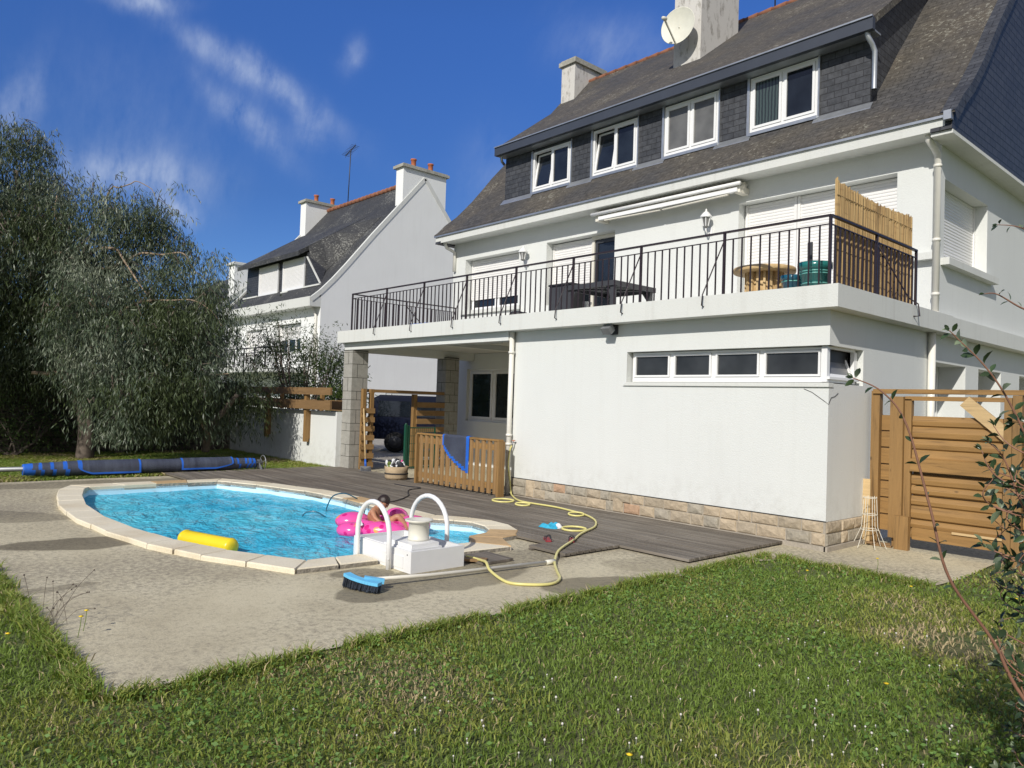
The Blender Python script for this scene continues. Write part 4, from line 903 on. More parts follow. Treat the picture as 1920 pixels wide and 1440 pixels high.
a = MB(); a.bar((-10.31, 1.94, .04), (-10.31, 1.94, .97), .03); a.bar((-10.31, 1.22, .04), (-10.31, 1.94, .04), .025); a.bar((-10.31, 1.22, .95), (-10.31, 1.94, .95), .025); obj('gate_frame', a, M['green'], t)
# picket fence along the porch
t = thing('picket_fence', 'short pine fence of rounded vertical boards along the porch edge', 'fence', (-6.4, -.4, .046))
xs_ = np.linspace(-7.48, -5.36, 14)
for i, x in enumerate(xs_):
    a = MB(); a.prism([(x-.052, -.425), (x-.035, -.452), (x, -.462), (x+.035, -.452), (x+.052, -.425)], 2, .085, .955); obj('picket', a, M['woodfence'], t)
a = MB(); a.box(-7.58, -5.28, -.424, -.39, .16, .26); a.box(-7.58, -5.28, -.424, -.39, .80, .90); obj('rail', a, M['wood'], t)
a = MB(); a.box(-7.60, -5.26, -.47, -.36, .957, .985); obj('top_cap', a, M['wood'], t)
for x in (-7.62, -5.29): a = MB(); a.box(x, x+.05, -.475, -.34, .047, .955); obj('post', a, M['wood_z'], t)
# piece of solar cover hung over the fence
hc = MB(); nU, nV = 18, 22; vs = []
for j in range(nV+1):
    v = j/nV
    for i in range(nU+1):
        u_ = i/nU; x = -6.78+.76*u_
        s_ = v*.80; y_ = -.475-.012*math.sin(u_*7)*v; z = .995-max(0, s_-.10)
        if s_ < .10: y_ = -.375-(s_/.10)*.10; z = .995+.006
        vs.append((x, y_, z))
fs = []; me_ = []
def lowlim(u_): return .11+.10+.52*min(1, (max(0, u_)**.55))
for j in range(nV):
    for i in range(nU):
        u_ = (i+.5)/nU; s_ = (j+.5)/nV*.80
        if s_ > lowlim(u_)+.02: continue
        edge = s_ > lowlim(u_)-.045 or u_ > .91 or u_ < .05
        fs.append((j*(nU+1)+i, j*(nU+1)+i+1, (j+1)*(nU+1)+i+1, (j+1)*(nU+1)+i)); me_.append(1 if edge else 0)
hc.v = [Vector(v) for v in vs]; hc.f = [list(f) for f in fs]; hc.m = me_; hc.sm = [True]*len(fs)
tag(obj('pool_cover_offcut', hc, [M['cover'], M['blue_edge']]), 'grey pool cover piece with blue edging hung over the picket fence', 'pool cover')
# basket with towels
t = thing('laundry_basket', 'jute basket heaped with printed towels on the deck', 'basket', (-8.3, -.42, .046))
a = MB(); a.lathe([(.0, .0), (.20, .0), (.225, .05), (.22, .16), (.235, .25), (.22, .25), (.205, .16), (.0, .14)], (0, 0, 0), 22); obj('basket_body', a, M['jute'], t, world=False); a = MB(); a.lathe([(.227, .10), (.232, .115), (.225, .13)], (0, 0, 0), 22); obj('stripe', a, M['joint'], t, world=False)
tw = MB(); rr = random.Random(11)
for k in range(26):
    c = Vector((rr.uniform(-.15, .15), rr.uniform(-.15, .15), .22+rr.uniform(0, .10))); ax = Vector((rr.uniform(-1, 1), rr.uniform(-1, 1), rr.uniform(-.3, .6))).normalized()
    tw.ball(c, rr.uniform(.05, .09), rr.choice([0, 0, 0, 1, 2, 3]), 8, (1.2, .8, .35), Vector((0, 0, 1)).rotation_difference(ax).to_matrix())
o = obj('towel_pile', tw, [M['whitecloth'], M['gr_a'], M['cable'], M['float']]); o.location = (-8.3, -.42, .046); tag(o, 'crumpled white towels with green and black print in the basket', 'towels')
# shovel leaning on the screen
t = thing('shovel', 'long handled shovel with blue socket leaning on the slatted screen', 'shovel', (-10.1, .0, .046))
a = MB(); a.tube([(-9.98, -.10, .26), (-10.46, .10, 1.36)], .018, 8); obj('handle', a, M['wood_n'], t)
a = MB(); a.tube([(-9.93, -.12, .14), (-9.99, -.098, .29)], [.028, .02], 8); obj('socket', a, M['blue_edge'], t)
a = MB(); a.add([(-9.99, -.22, .15), (-9.83, -.05, .15), (-9.80, -.06, .05), (-9.86, -.19, .02), (-9.96, -.23, .05)], [(0, 1, 2, 3, 4)]); a.add([(-9.995, -.216, .15), (-9.835, -.046, .15), (-9.805, -.056, .05), (-9.865, -.186, .02), (-9.965, -.226, .05)], [(4, 3, 2, 1, 0)]); obj('blade', a, M['anth'], t)

# van on the driveway
t = thing('van', 'dark blue van parked on the driveway behind the porch screens', 'van', (-15.8, 4.6, 0))
a = MB(); rot = math.radians(50)
def vx(p): q = Vector(p); return Vector((-14.75+q.x*math.cos(rot)-q.y*math.sin(rot), 5.62+q.x*math.sin(rot)+q.y*math.cos(rot), q.z*.93))
a = MB(vx); L2, W2 = 2.25, .93
prof = [(-L2, .42), (-L2, 1.30), (-L2+.12, 1.74), (-L2+.3, 1.84), (L2-1.35, 1.84), (L2-1.1, 1.76), (L2-.55, 1.12), (L2-.08, .98), (L2, .80), (L2, .42)]
def cx(z): return 1-.10*max(0, (z-1.0)/.9)
vs = [(x, -W2*cx(z), z) for x, z in prof]+[(x, W2*cx(z), z) for x, z in prof]; n = len(prof)
a.add(vs, [(i, (i+1) % n, n+(i+1) % n, n+i) for i in range(n)]+[tuple(range(n)), tuple(range(n, 2*n))[::-1]]); obj('body', a, M['carpaint'], t)
a = MB(vx)
for sgn in (-1, 1):
    for x0, x1 in ((-2.0, -1.0), (-.9, .1), (.2, .95)): y0, y1 = sgn*(W2*cx(1.15)+.004), sgn*(W2*cx(1.65)+.004); a.add([(x0, y0, 1.15), (x1, y0, 1.15), (x1-.05, y1, 1.65), (x0+.02, y1, 1.65)], [(0, 1, 2, 3)])
a.add([(L2-1.04, -.75, 1.70), (L2-1.04, .75, 1.70), (L2-.545, .8, 1.14), (L2-.545, -.8, 1.14)], [(0, 1, 2, 3)]); a.add([(-L2-.004, -.7, 1.2), (-L2-.004, .7, 1.2), (-L2+.10, .68, 1.68), (-L2+.10, -.68, 1.68)], [(0, 1, 2, 3)]); obj('side_window', a, M['glass'], t)
for sx in (-1.45, 1.35):
    for sy in (-.86, .86):
        ty = MB(vx); ty.lathe([(.0, -.1), (.30, -.1), (.33, -.06), (.33, .06), (.30, .1), (.0, .1)], (sx, sy, .33), 24, axis=(0, 1, 0)); w_ = obj('wheel', ty, M['rubber'], t)
        rm = MB(vx); rm.lathe([(.0, -.106), (.2, -.108), (.2, .108), (.0, .106)], (sx, sy, .33), 16, axis=(0, 1, 0)); obj('rim', rm, M['anth'], w_)
a = MB(vx); a.box(L2+.002, L2+.05, -.85, .85, .40, .60); a.box(-L2-.05, -L2-.002, -.85, .85, .40, .60); obj('bumper', a, M['black'], t)
for sgn in (-1, 1):
    a = MB(vx); a.box(L2-.02, L2+.012, sgn*.6-.16, sgn*.6+.16, .68, .80); obj('headlight', a, M['glass_grey'], t)
    a = MB(vx); a.box(-L2-.012, -L2+.02, sgn*.82-.06, sgn*.82+.06, .8, 1.1); obj('tail_light', a, M['sling'], t)
    a = MB(vx); a.box(.85, 1.0, min(sgn*.93, sgn*1.12), max(sgn*.93, sgn*1.12), 1.14, 1.32); obj('wing_mirror', a, M['beige_pvc'], t)
a = MB(vx); a.bar((-1.8, -.7, 1.90), (.7, -.7, 1.90), .03); a.bar((-1.8, .7, 1.90), (.7, .7, 1.90), .03)
for x in (-1.8, .7):
    for s_ in (-.7, .7): a.bar((x, s_, 1.84), (x, s_, 1.90), .03)
obj('roof_rail', a, M['steel'], t)

# ------------------------------------------------------------------ neighbouring houses
NH = thing('neighbour_house', 'white gabled house with slate roof and two chimneys beyond the driveway', 'house', (-31, 12.4, 0))
NX0, NX1 = -36.4, -26.05; NP = [(6.62, 5.80), (7.1, 6.20), (7.7, 6.82), (8.33, 7.55), (9.6, 9.10), (12.4, 12.36)]; NYR = 12.4
nfull = NP+[(2*NYR-a, b) for a, b in NP[-2::-1]]
a = MB(); wallgrid(a, (NX0, 7.1, -.1), (1, 0, 0), (0, -1, 0), NX1-NX0, 5.9, [(2.4, 4.3, 3.6, 4.95, .2), (6.0, 8.55, 3.65, 5.05, .25), (1.0, 3.0, .9, 2.2, .2)])
gp_ = [(7.1, -.1)]+[(7.1, 6.15)]+[(y_, z-.06) for y_, z in nfull[2:-2]]+[(2*NYR-7.1, 6.15), (2*NYR-7.1, -.1)]
for X in (NX1, NX0):
    tr_ = tessellate_polygon([[Vector((p[0], p[1], 0)) for p in gp_]]); a.add([(X, *p) for p in gp_], [tuple(q) for q in tr_])
a.add([(NX0, 2*NYR-7.1, 0), (NX1, 2*NYR-7.1, 0), (NX1, 2*NYR-7.1, 6), (NX0, 2*NYR-7.1, 6)], [(0, 1, 2, 3)])
obj('wall', a, M['plaster_n'], NH)
rf = MB(); n = len(nfull)
vs = [(NX0+.12, *p) for p in nfull]+[(NX1-.12, *p) for p in nfull]; rf.add(vs, [(i, i+1, n+i+1, n+i) for i in range(n-1)]); nr = obj('roof', rf, M['roof_n'], NH)
for X in (NX0-.02, NX1-.13):
    cp = MB()
    for (y0, z0), (y1, z1) in zip(nfull, nfull[1:]):
        d = Vector((0, y1-y0, z1-z0)).normalized(); nn = Vector((0, -d.z, d.y)); A, B = Vector((0, y0, z0)), Vector((0, y1, z1)); P4 = [A+nn*.09, B+nn*.09, B-nn*.1, A-nn*.1]
        vs = [(X, p.y, p.z) for p in P4]+[(X+.155, p.y, p.z) for p in P4]; cp.add(vs, [(0, 1, 2, 3), (7, 6, 5, 4), (0, 4, 5, 1), (3, 2, 6, 7)])
    obj('gable_coping', cp, M['slab'], NH)
a = MB(); a.prism([(6.58, 5.52), (6.56, 5.93), (6.70, 5.96), (7.1, 5.96), (7.1, 5.52)], 0, NX0, NX1-.002); obj('eaves_gutter', a, M['slab'], NH)
a = MB(); x = NX0+.2
while x < NX1-.3: a.tube([(x, NYR, 12.40), (x+.42, NYR, 12.42)], [.11, .14], 8); x += .40
obj('ridge_tile', a, M['ridge'], nr)
chimney(NX1-.62, NX1-.004, 11.13, 13.66, 9.8, 12.66, M['plaster_n'], M['chimcap'], nr, pots=2, cap=.12)
chimney(NX0+.004, NX0+.66, 11.0, 13.6, 9.8, 12.66, M['plaster_n'], M['chimcap'], nr, pots=2, cap=.12)
def nz_(y_):
    for (a_, b_), (c_, d_) in zip(NP, NP[1:]):
        if a_ <= y_ <= c_: return b_+(d_-b_)*(y_-a_)/(c_-a_)
ck = MB(); q_ = [(y_, 8.32+(10.52-8.32)*(y_-7.15)/3.45) for y_ in (7.62, 8.3, 9.0, 9.8, 10.6)]
vs = [(-28.46, y_, z-.02) for y_, z in q_]+[(-28.0+.9*(y_-7.62)/3, y_+.05, nz_(y_+.05)+.02) for y_, z in q_]
ck.add(vs, [(i, i+1, 5+i+1, 5+i) for i in range(4)]); obj('dormer_cheek', ck, M['roof_n'], NH)
# its dormer with spreading cheeks
a = MB(); Yd = 7.62; zt = 8.35
A_, B_, C_, D_ = (-35.45, Yd, 6.70), (-27.15, Yd, 6.70), (-28.55, Yd, zt), (-35.35, Yd, zt)
a.add([A_, B_, C_, D_], [(0, 1, 2, 3)]); a.add([(-28.55, Yd, zt), (-27.15, Yd, 6.70), (-28.55, 8.85, zt)], [(0, 1, 2)]); a.add([D_, A_, (-35.35, 8.85, zt)], [(0, 1, 2)])
nd = obj('dormer', a, M['clad_fine'], NH)
a = MB(); a.add([(-35.6, 7.15, zt-.03), (-28.50, 7.15, zt-.03), (-28.45, 10.6, 10.52), (-35.6, 10.6, 10.52), (-35.6, 7.15, zt-.25), (-28.50, 7.15, zt-.25), (-28.45, 10.6, 10.3), (-35.6, 10.6, 10.3)], [(0, 1, 2, 3), (4, 7, 6, 5), (0, 4, 5, 1), (1, 5, 6, 2), (3, 7, 4, 0)]); obj('dormer_roof', a, M['roof_n'], NH)
a = MB(); a.bar((-28.50, Yd-.03, zt-.25), (-27.12, Yd-.03, 6.72), .07, .05); a.box(-28.6, -27.0, Yd-.16, Yd, 6.62, 6.69); a.box(-30.95, -30.2, Yd-.16, Yd-.001, 6.55, 6.63); a.box(-35.5, -33.7, Yd-.16, Yd, 6.62, 6.69); obj('lead_trim', a, M['slab'], nd)
for x0, x1 in ((-33.67, -31.52), (-30.90, -28.72)):
    w_ = MB(); w_.box(x0-.05, x0, Yd-.08, Yd-.01, 6.66, 8.12); w_.box(x1, x1+.05, Yd-.08, Yd-.01, 6.66, 8.12); w_.box(x0, x1, Yd-.08, Yd-.01, 8.06, 8.12); w_.box(x0, x1, Yd-.08, Yd-.01, 6.62, 6.78); wo_ = obj('window', w_, M['white_pvc'], NH)
    shutter(wo_, (x0, Yd-.03, 6.78), (1, 0, 0), (0, -1, 0), x1-x0, 1.28, M['shutter'], pitch=.06)
shutter(NH, (NX0+6.0, 7.32, 4.3), (1, 0, 0), (0, -1, 0), 2.55, .62, M['shutter']); window(NH, (NX0+6.0, 7.34, 3.55), (1, 0, 0), (0, -1, 0), 2.55, .78, [1, 1, 1], M['white_pvc'], M['glass'], ft=.06)
shutter(NH, (NX0+2.4, 7.27, 3.5), (1, 0, 0), (0, -1, 0), 1.9, 1.36, M['shutter']); shutter(NH, (NX0+1.0, 7.27, .8), (1, 0, 0), (0, -1, 0), 2.0, 1.3, M['shutter'])
a = MB(); a.box(NX0, NX1-1.0, 5.6, 7.099, 2.62, 2.84); nb = obj('balcony', a, M['slab'], NH)
a = MB(); a.bar((NX0, 5.65, 3.72), (NX1-1.0, 5.65, 3.72), .05); a.bar((NX0, 5.65, 3.50), (NX1-1.0, 5.65, 3.50), .03)
for k in range(9): x = NX0+k*1.16; a.bar((x, 5.65, 2.84), (x, 5.65, 3.72), .04)
for k in range(60): x = NX0+k*.158; a.bar((x, 5.65, 2.84), (x, 5.65, 3.5), .018)
obj('railing', a, M['rail'], nb)
a = MB(); a.tube([(-26.5, 6.95, 5.6), (-26.45, 7.0, 5.3), (-26.35, 7.03, 5.2), (-26.35, 7.03, .1)], .06, 10); obj('downpipe', a, M['pipe'], NH)
t = thing('roof_antenna', 'tall thin television antenna on the neighbouring roof ridge', 'antenna', (-33.6, 12.45, 12.4))
a = MB(); a.tube([(0, 0, 0), (.12, 0, 3.15)], .03, 6); obj('mast', a, M['anth'], t, world=False)
a = MB(); a.bar((-.45, 0, 2.9), (.65, 0, 3.25), .03)
for k in range(9): p = Vector((-.45+k*.13, 0, 2.9+k*.041)); a.bar(p+Vector((0, -.25, 0)), p+Vector((0, .25, 0)), .015); a.bar(p+Vector((0, 0, -.12)), p+Vector((0, 0, .12)), .012)
obj('aerial', a, M['anth'], t, world=False)
TH = thing('far_house', 'partly hidden white house with small chimney beyond the neighbouring house', 'house', (-46, 14, 0))
a = MB(); a.prism([(7.6, 0), (7.6, 6.2), (12.2, 9.6), (16.8, 6.2), (16.8, 0)], 0, -52, -40.5); obj('wall', a, M['plaster_n'], TH)
a = MB(); a.add([(-52.1, 7.3, 6.15), (-40.4, 7.3, 6.15), (-40.4, 12.2, 9.80), (-52.1, 12.2, 9.80), (-52.1, 17.1, 6.15), (-40.4, 17.1, 6.15)], [(0, 1, 2, 3), (3, 2, 5, 4)]); to = obj('roof', a, M['roof_n'], TH)
chimney(-41.3, -40.45, 8.9, 12.0, 7.2, 9.3, M['plaster_n'], M['slab'], to, cap=.12)
a = MB(); a.bar((-40.3, 7.3, 6.2), (-40.3, 12.2, 9.85), .15, .25); obj('gable_coping', a, M['slab'], TH)
FH = thing('red_roof_house', 'far house with red tiled roof glimpsed between tree and chimney', 'house', (-56, 20, 0))
a = MB(); a.box(-62, -52.5, 10, 20, 0, 6.4); obj('wall', a, M['plaster_n'], FH); a = MB(); a.add([(-62.3, 9.6, 6.3), (-52.2, 9.6, 6.3), (-52.2, 15, 9.9), (-62.3, 15, 9.9), (-62.3, 20.4, 6.3), (-52.2, 20.4, 6.3)], [(0, 1, 2, 3), (3, 2, 5, 4)]); obj('roof', a, M['ridge'], FH)

# ------------------------------------------------------------------ timber gate on the right
t = thing('timber_gate', 'pine gate with horizontal boards and diagonal brace at the house side', 'gate', (1.0, 1.1, 0))
G = 1.06
def bd(nm, *boxes, mt='wood'):
    a = MB()
    for b_ in boxes: a.box(*b_)
    return obj(nm, a, M[mt], t)
bd('post', (.05, .15, G, G+.10, -.02, 1.90), mt='wood_z'); bd('post', (.30, .45, G-.06, G+.06, .12, 1.83), mt='wood_z'); bd('post', (.455, .53, G-.02, G+.06, .20, 1.80), mt='wood_z'); bd('post', (.40, .56, G-.14, G-.065, -.01, .40), mt='wood_z'); bd('post', (.32, .45, G+.01, G+.10, -.02, .115), mt='wood_z')
bd('post', (1.50, 1.575, G-.04, G+.06, .1, 1.83), mt='wood_z'); bd('post', (1.58, 1.67, G-.04, G+.08, -.02, 1.86), mt='wood_z'); bd('post', (3.0, 3.1, G-.04, G+.08, -.02, 1.86), mt='wood_z')
bd('top_rail', (.08, 3.2, G-.03, G+.07, 1.865, 1.92)); bd('top_rail', (.455, 1.575, G-.02, G+.05, 1.785, 1.835))
bd('middle_rail', (.535, 1.575, G-.055, G+.0, .94, 1.09)); bd('middle_rail', (1.68, 2.99, G-.055, G+.0, .94, 1.07))
for k in range(7):
    z = 1.62-(k+1)*.205; bd('board', (.155, .295, G+.065, G+.085, z, z+.185))
    if k == 3: pass
zz = [1.33, 1.02, .62, .33, .20]
for (z0, z1) in ((1.475, 1.60), (1.335, 1.472), (1.20, 1.325), (1.02, 1.197), (.775, .905), (.66, .772), (.53, .645), (.37, .527), (.255, .362), (.13, .25)):
    a = MB(); a.prism([(G+.03, z0), (G+.012, z0+.015), (G+.005, (z0+z1)/2), (G+.018, z1-.012), (G+.03, z1), (G+.055, z1), (G+.055, z0)], 0, .535, 1.498); obj('board', a, M['wood'], t)
    a = MB(); a.prism([(G+.03, z0), (G+.012, z0+.015), (G+.005, (z0+z1)/2), (G+.018, z1-.012), (G+.03, z1), (G+.055, z1), (G+.055, z0)], 0, 1.68, 2.99); obj('board', a, M['wood'], t)
bd('bottom_rail', (.565, 1.498, G-.03, G+.003, .13, .27)); bd('bottom_rail', (1.0, 1.50, G-.05, G-.031, .255, .28), mt='wood_n')
a = MB(); a.bar((1.10, G-.005, 1.79), (1.54, G-.005, 1.40), .14, .04, up=(0, 1, 0)); obj('brace', a, M['wood_n'], t)
bd('backing_board', (.535, 1.498, G+.058, G+.07, .13, 1.60), (1.68, 2.99, G+.058, G+.07, .13, 1.60), mt='wood_b'); bd('backing_board', (.155, .295, G+.087, G+.10, .2, 1.6), mt='wood_b')
# white wire tomato cage and offcuts beside it
t = thing('wire_plant_cage', 'white wire plant cage standing beside the gate post and stone plinth', 'plant cage', (.20, .72, 0))
for rr_, z in ((.075, .60), (.085, .40), (.10, .22)):
    a = MB(); a.tube([(rr_*math.cos(k*.5236), rr_*math.sin(k*.5236), z) for k in range(13)], .004, 5, cap=False); obj('ring', a, M['pole'], t, world=False)
for k in range(6):
    an = k*math.pi/3+.2; a = MB(); a.tube([(.07*math.cos(an), .07*math.sin(an), .62), (.09*math.cos(an), .09*math.sin(an), .25), (.19*math.cos(an), .19*math.sin(an), .01)], .004, 5); obj('leg', a, M['pole'], t, world=False)
a = MB(); a.bar((.06, .96, .0), (.04, 1.0, .80), .09, .02, up=(0, 1, 0)); tag(obj('loose_plank', a, M['wood_n']), 'pale pine plank leaning upright on the wall beside the gate', 'plank')
for k, (x, y_, an) in enumerate(((.22, .95, .3), (.18, 1.0, -.4))):
    a = MB(); a.bar((x-.1, y_-.08*k, .012+.02*k), (x+.14, y_+.03, .012+.02*k), .07, .02); tag(obj('wood_offcut', a, M['wood_b']), ['flat brown wood offcut lying on the concrete by the cage', 'brown wood offcut on top of the flat offcut by the cage'][k], 'offcut', 'wood offcuts by the gate')

# ------------------------------------------------------------------ pool furniture
t = thing('filter_unit', 'white boxy pool filter unit straddling the pool edge between the arches', 'pool filter', (-2.1, -4.3, 0))
x0, x1, y0, y1, zt = -2.72, -1.70, -4.60, -3.98, .20
a = MB(); w_ = .025
a.box(x0, x1, y0, y0+w_, -.02, zt); a.box(x0, x1, y1-w_, y1, -.02, zt); a.box(x0, x0+w_, y0+w_, y1-w_, -.25, zt); a.box(x1-w_, x1, y0+w_, y1-w_, -.02, zt); a.box(x0+w_, x1-w_, y0+w_, y1-w_, .02, .05); a.box(-2.72, -2.53, -4.60, -3.98, -.3, -.021)
a.box(x0+.2, x1-.12, y0-.006, y0-.0005, .03, .14)
obj('housing', a, M['box'], t)
a = MB()
for k in range(5): a.box(-2.36+k*.035, -2.345+k*.035, -4.604, -4.601, .06, .13)
for x in (-1.76, -2.6): a.ball((x, -4.602, .165), .006, 0, 8)
obj('vent_grille', a, M['anth'], t)
a = MB(); a.box(-2.20, -1.74, -4.57, -4.22, .12, .215); a.box(-2.17, -1.765, -4.55, -4.24, .216, .25); a.box(-2.55, -2.18, -4.575, -4.25, .10, .205); obj('lid', a, M['box'], t)
a = MB(); a.lathe([(.105, .251), (.105, .27), (.100, .275), (.100, .42), (.135, .43), (.137, .445), (.12, .448), (.09, .43), (.0, .42)], (-1.96, -4.34, 0), 28); obj('leaf_basket_canister', a, M['cyl'], t)
a = MB()
for z in (.12, .06): a.tube([(-2.725, -4.5, z-.03), (-2.76, -4.5, z-.03)], .02, 10)
obj('fitting', a, M['cyl'], t)
def arch(y_, label, xa=-1.97, xb=-2.66):
    pts = [(xa, y_, -.06), (xa, y_, .30)]; c = (xa+xb)/2; r_ = (xa-xb)/2
    pts += [(c+r_*math.cos(k*math.pi/14), y_, .30+.30*math.sin(k*math.pi/14)) for k in range(1, 14)]+[(xb, y_, .30), (xb+.02, y_, -.75)]
    a = MB(); a.tube(pts, .024, 12)
    for x, z in ((xa+.026, .10), (xa-.0, .14)): a.ball((x, y_-.02, z), .008, 0, 6)
    return tag(obj('ladder_arch', a, M['white_pvc']), label, 'pool handrail', 'white handrail arches of the pool ladder')
arch(-4.66, 'white pool ladder arch left of the filter unit, in front of the child', -1.98, -2.55); arch(-3.92, 'white pool ladder arch right of the filter unit, behind the canister', -2.06, -2.70)
# timber boards by the unit
for k, (p, q, w_, mt) in enumerate([((-2.05, -3.55, .02), (-1.62, -3.62, .02), .45, 'wood_b'), ((-1.85, -3.90, .035), (-1.66, -3.72, .035), .10, 'wood_b')]):
    a = MB(); a.bar(p, q, w_, .025) if k else a.box(-2.02, -1.60, -3.82, -3.42, .006, .03)
    tag(obj('loose_board', a, M['deck'] if not k else M['wood_b']), ['grey square board lying on the concrete right of the filter unit', 'short reddish board lying against the filter unit base'][k], 'board', 'loose boards by the filter unit')
# garden hose
HP = [(-5.37, -.055, .90), (-5.40, -.09, .80), (-5.42, -.10, .55), (-5.38, -.09, .30), (-5.33, -.10, .10), (-5.15, -.22, .066), (-4.75, -.48, .066), (-4.45, -.55, .066), (-3.9, -.52, .066), (-3.45, -.60, .066), (-3.1, -.70, .066), (-2.68, -.97, .066), (-2.34, -1.36, .066), (-2.16, -1.74, .066), (-2.02, -2.0, .066), (-1.84, -2.28, .066), (-1.62, -2.68, .066), (-1.49, -2.90, .05), (-1.24, -3.19, .025), (-.97, -3.43, .018), (-.75, -3.62, .018), (-.65, -3.83, .018), (-.75, -4.02, .018), (-.93, -4.11, .018), (-1.23, -4.04, .05), (-1.40, -3.95, .085), (-1.58, -3.85, .06), (-1.72, -3.80, .045), (-1.86, -3.82, .05)]
def smooth_path(P, sub=6):
    P = [Vector(p) for p in P]; o_ = []
    for i in range(len(P)-1):
        p0, p1, p2, p3 = P[max(i-1, 0)], P[i], P[i+1], P[min(i+2, len(P)-1)]
        for k in range(sub):
            t_ = k/sub; o_.append(.5*((2*p1)+(p2-p0)*t_+(2*p0-5*p1+4*p2-p3)*t_*t_+(3*p1-p0-3*p2+p3)*t_**3))
    return o_+[P[-1]]
hs = MB(); hs.tube(smooth_path(HP), .0135, 8)
for (cx_, cy_, rx, ry, an) in ((-4.80, -.74, .17, .10, .75), (-4.33, -.76, .11, .07, .6), (-3.20, -.78, .11, .09, .7), (-2.36, -1.72, .15, .09, .75)):
    hs.tube([(cx_+rx*math.cos(k*.3491)*math.cos(an)-ry*math.sin(k*.3491)*math.sin(an), cy_+rx*math.cos(k*.3491)*math.sin(an)+ry*math.sin(k*.3491)*math.cos(an), .068+.012*math.sin(k*.35)) for k in range(19)], .0135, 8)
tag(obj('garden_hose', hs, M['hose']), 'yellow garden hose winding over the deck from the wall tap', 'hose')
t = thing('wall_tap', 'small metal garden tap on the white wall beside the downpipe', 'tap', (-5.36, 0, .92))
a = MB(); a.tube([(-5.36, -.002, .93), (-5.36, -.07, .93), (-5.365, -.075, .88)], .012, 8); obj('spout', a, M['steel'], t); a = MB(); a.bar((-5.40, -.05, .965), (-5.32, -.05, .965), .012); a.tube([(-5.36, -.05, .93), (-5.36, -.05, .965)], .006, 6); obj('tap_handle', a, M['terra'], t)
cb = MB(); cb.tube(smooth_path([(-7.55, -.95, .055), (-7.2, -.95, .055), (-6.84, -.87, .055), (-6.70, -1.2, .055), (-6.32, -1.49, .055), (-6.1, -1.62, .055), (-5.79, -1.95, .055), (-5.55, -2.30, .06), (-5.45, -2.60, .075), (-5.43, -2.80, .06), (-5.45, -2.86, -.2)]), .008, 6)
tag(obj('electric_cable', cb, M['cable']), 'thin black cable crossing the deck into the pool', 'cable')
fh = MB(); fh.tube(smooth_path([(-6.05, -2.60, .06), (-6.07, -2.80, .15), (-6.1, -2.98, .12), (-6.05, -3.10, -.02), (-6.0, -3.14, -.12)]), .010, 6); tag(obj('floating_pool_cord', fh, M['tealblue']), 'dark blue cord arching over the far coping into the water', 'cord', 'cords in the pool')
fh = MB(); fh.tube(smooth_path([(-5.75, -3.66, -.1), (-5.72, -3.60, -.03), (-5.62, -3.5, -.02), (-5.52, -3.40, -.09)]), .010, 6)
tag(obj('floating_pool_cord', fh, M['tealblue']), 'short blue cord curling on the water left of the pink float', 'cord', 'cords in the pool')
# broom
t = thing('pool_broom', 'light blue pool broom with dark bristles lying on the concrete', 'broom', (-1.45, -5.2, 0))
bA, bB = Vector((-1.72, -5.34, .10)), Vector((-1.25, -5.22, .055)); 
a = MB(); P_ = smooth_path([(-1.63, -5.30, .105), (-1.53, -5.29, .092), (-1.38, -5.25, .08), (-1.27, -5.20, .075)], 5)
for p, q in zip(P_, P_[1:]): a.bar(p, q, .066, .026)
a.bar((-1.45, -5.24, .095), (-1.36, -5.10, .07), .05, .04); obj('broom_head', a, M['skyblue'], t)
a = MB(); rr = random.Random(4)
for i in range(520):
    k = rr.random()*(len(P_)-1); p = P_[int(k)].lerp(P_[int(k)+1], k % 1); side = Vector((.25, -.97, 0)); off = side*rr.uniform(-.030, .030); b_ = p+off; q = b_+side*rr.uniform(0, .03)+Vector((rr.uniform(-.012, .012), 0, -(p.z-.004)+rr.uniform(0, .02)))
    a.bar(b_-Vector((0, 0, .012)), q, .006)
obj('bristles', a, M['bristle'], t)
a = MB(); a.tube([(-1.46, -5.16, .075), (-1.40, -4.6, .050), (-1.27, -3.26, .030)], .0165, 10); obj('pole', a, M['pole'], t); a = MB(); a.tube([(-1.272, -3.28, .030), (-1.262, -3.17, .030)], .024, 10); obj('pole_end', a, M['cyl'], t)
# flip-flops and swimwear
def flop(loc, rz, label):
    t = thing('flip_flop', label, 'flip-flop', loc, 'red flip-flops on the deck'); t.rotation_euler = (0, 0, rz)
    a = MB(); sh_ = [(-.11, -.028), (-.09, -.036), (0, -.032), (.07, -.042), (.11, -.03), (.12, 0), (.11, .03), (.07, .038), (0, .03), (-.09, .034), (-.11, .026)]; a.prism(sh_, 2, 0, .018); obj('sole', a, M['sling'], t, world=False)
    a = MB(); a.tube(smooth_path([(-.01, -.03, .012), (.02, -.028, .045), (.07, 0, .03), (.075, 0, .016)]), .006, 6); a.tube(smooth_path([(-.01, .03, .012), (.02, .028, .045), (.07, 0, .03)]), .006, 6); a.tube(smooth_path([(-.1, .03, .015), (-.09, .02, .07), (-.09, -.02, .07), (-.1, -.03, .015)]), .004, 6); obj('strap', a, M['cable'], t, world=False); return t
flop((-2.06, -2.48, .047), 2.5, 'red flip-flop nearer the pool coping'); flop((-1.88, -2.27, .047), 2.3, 'red flip-flop nearer the yellow hose')
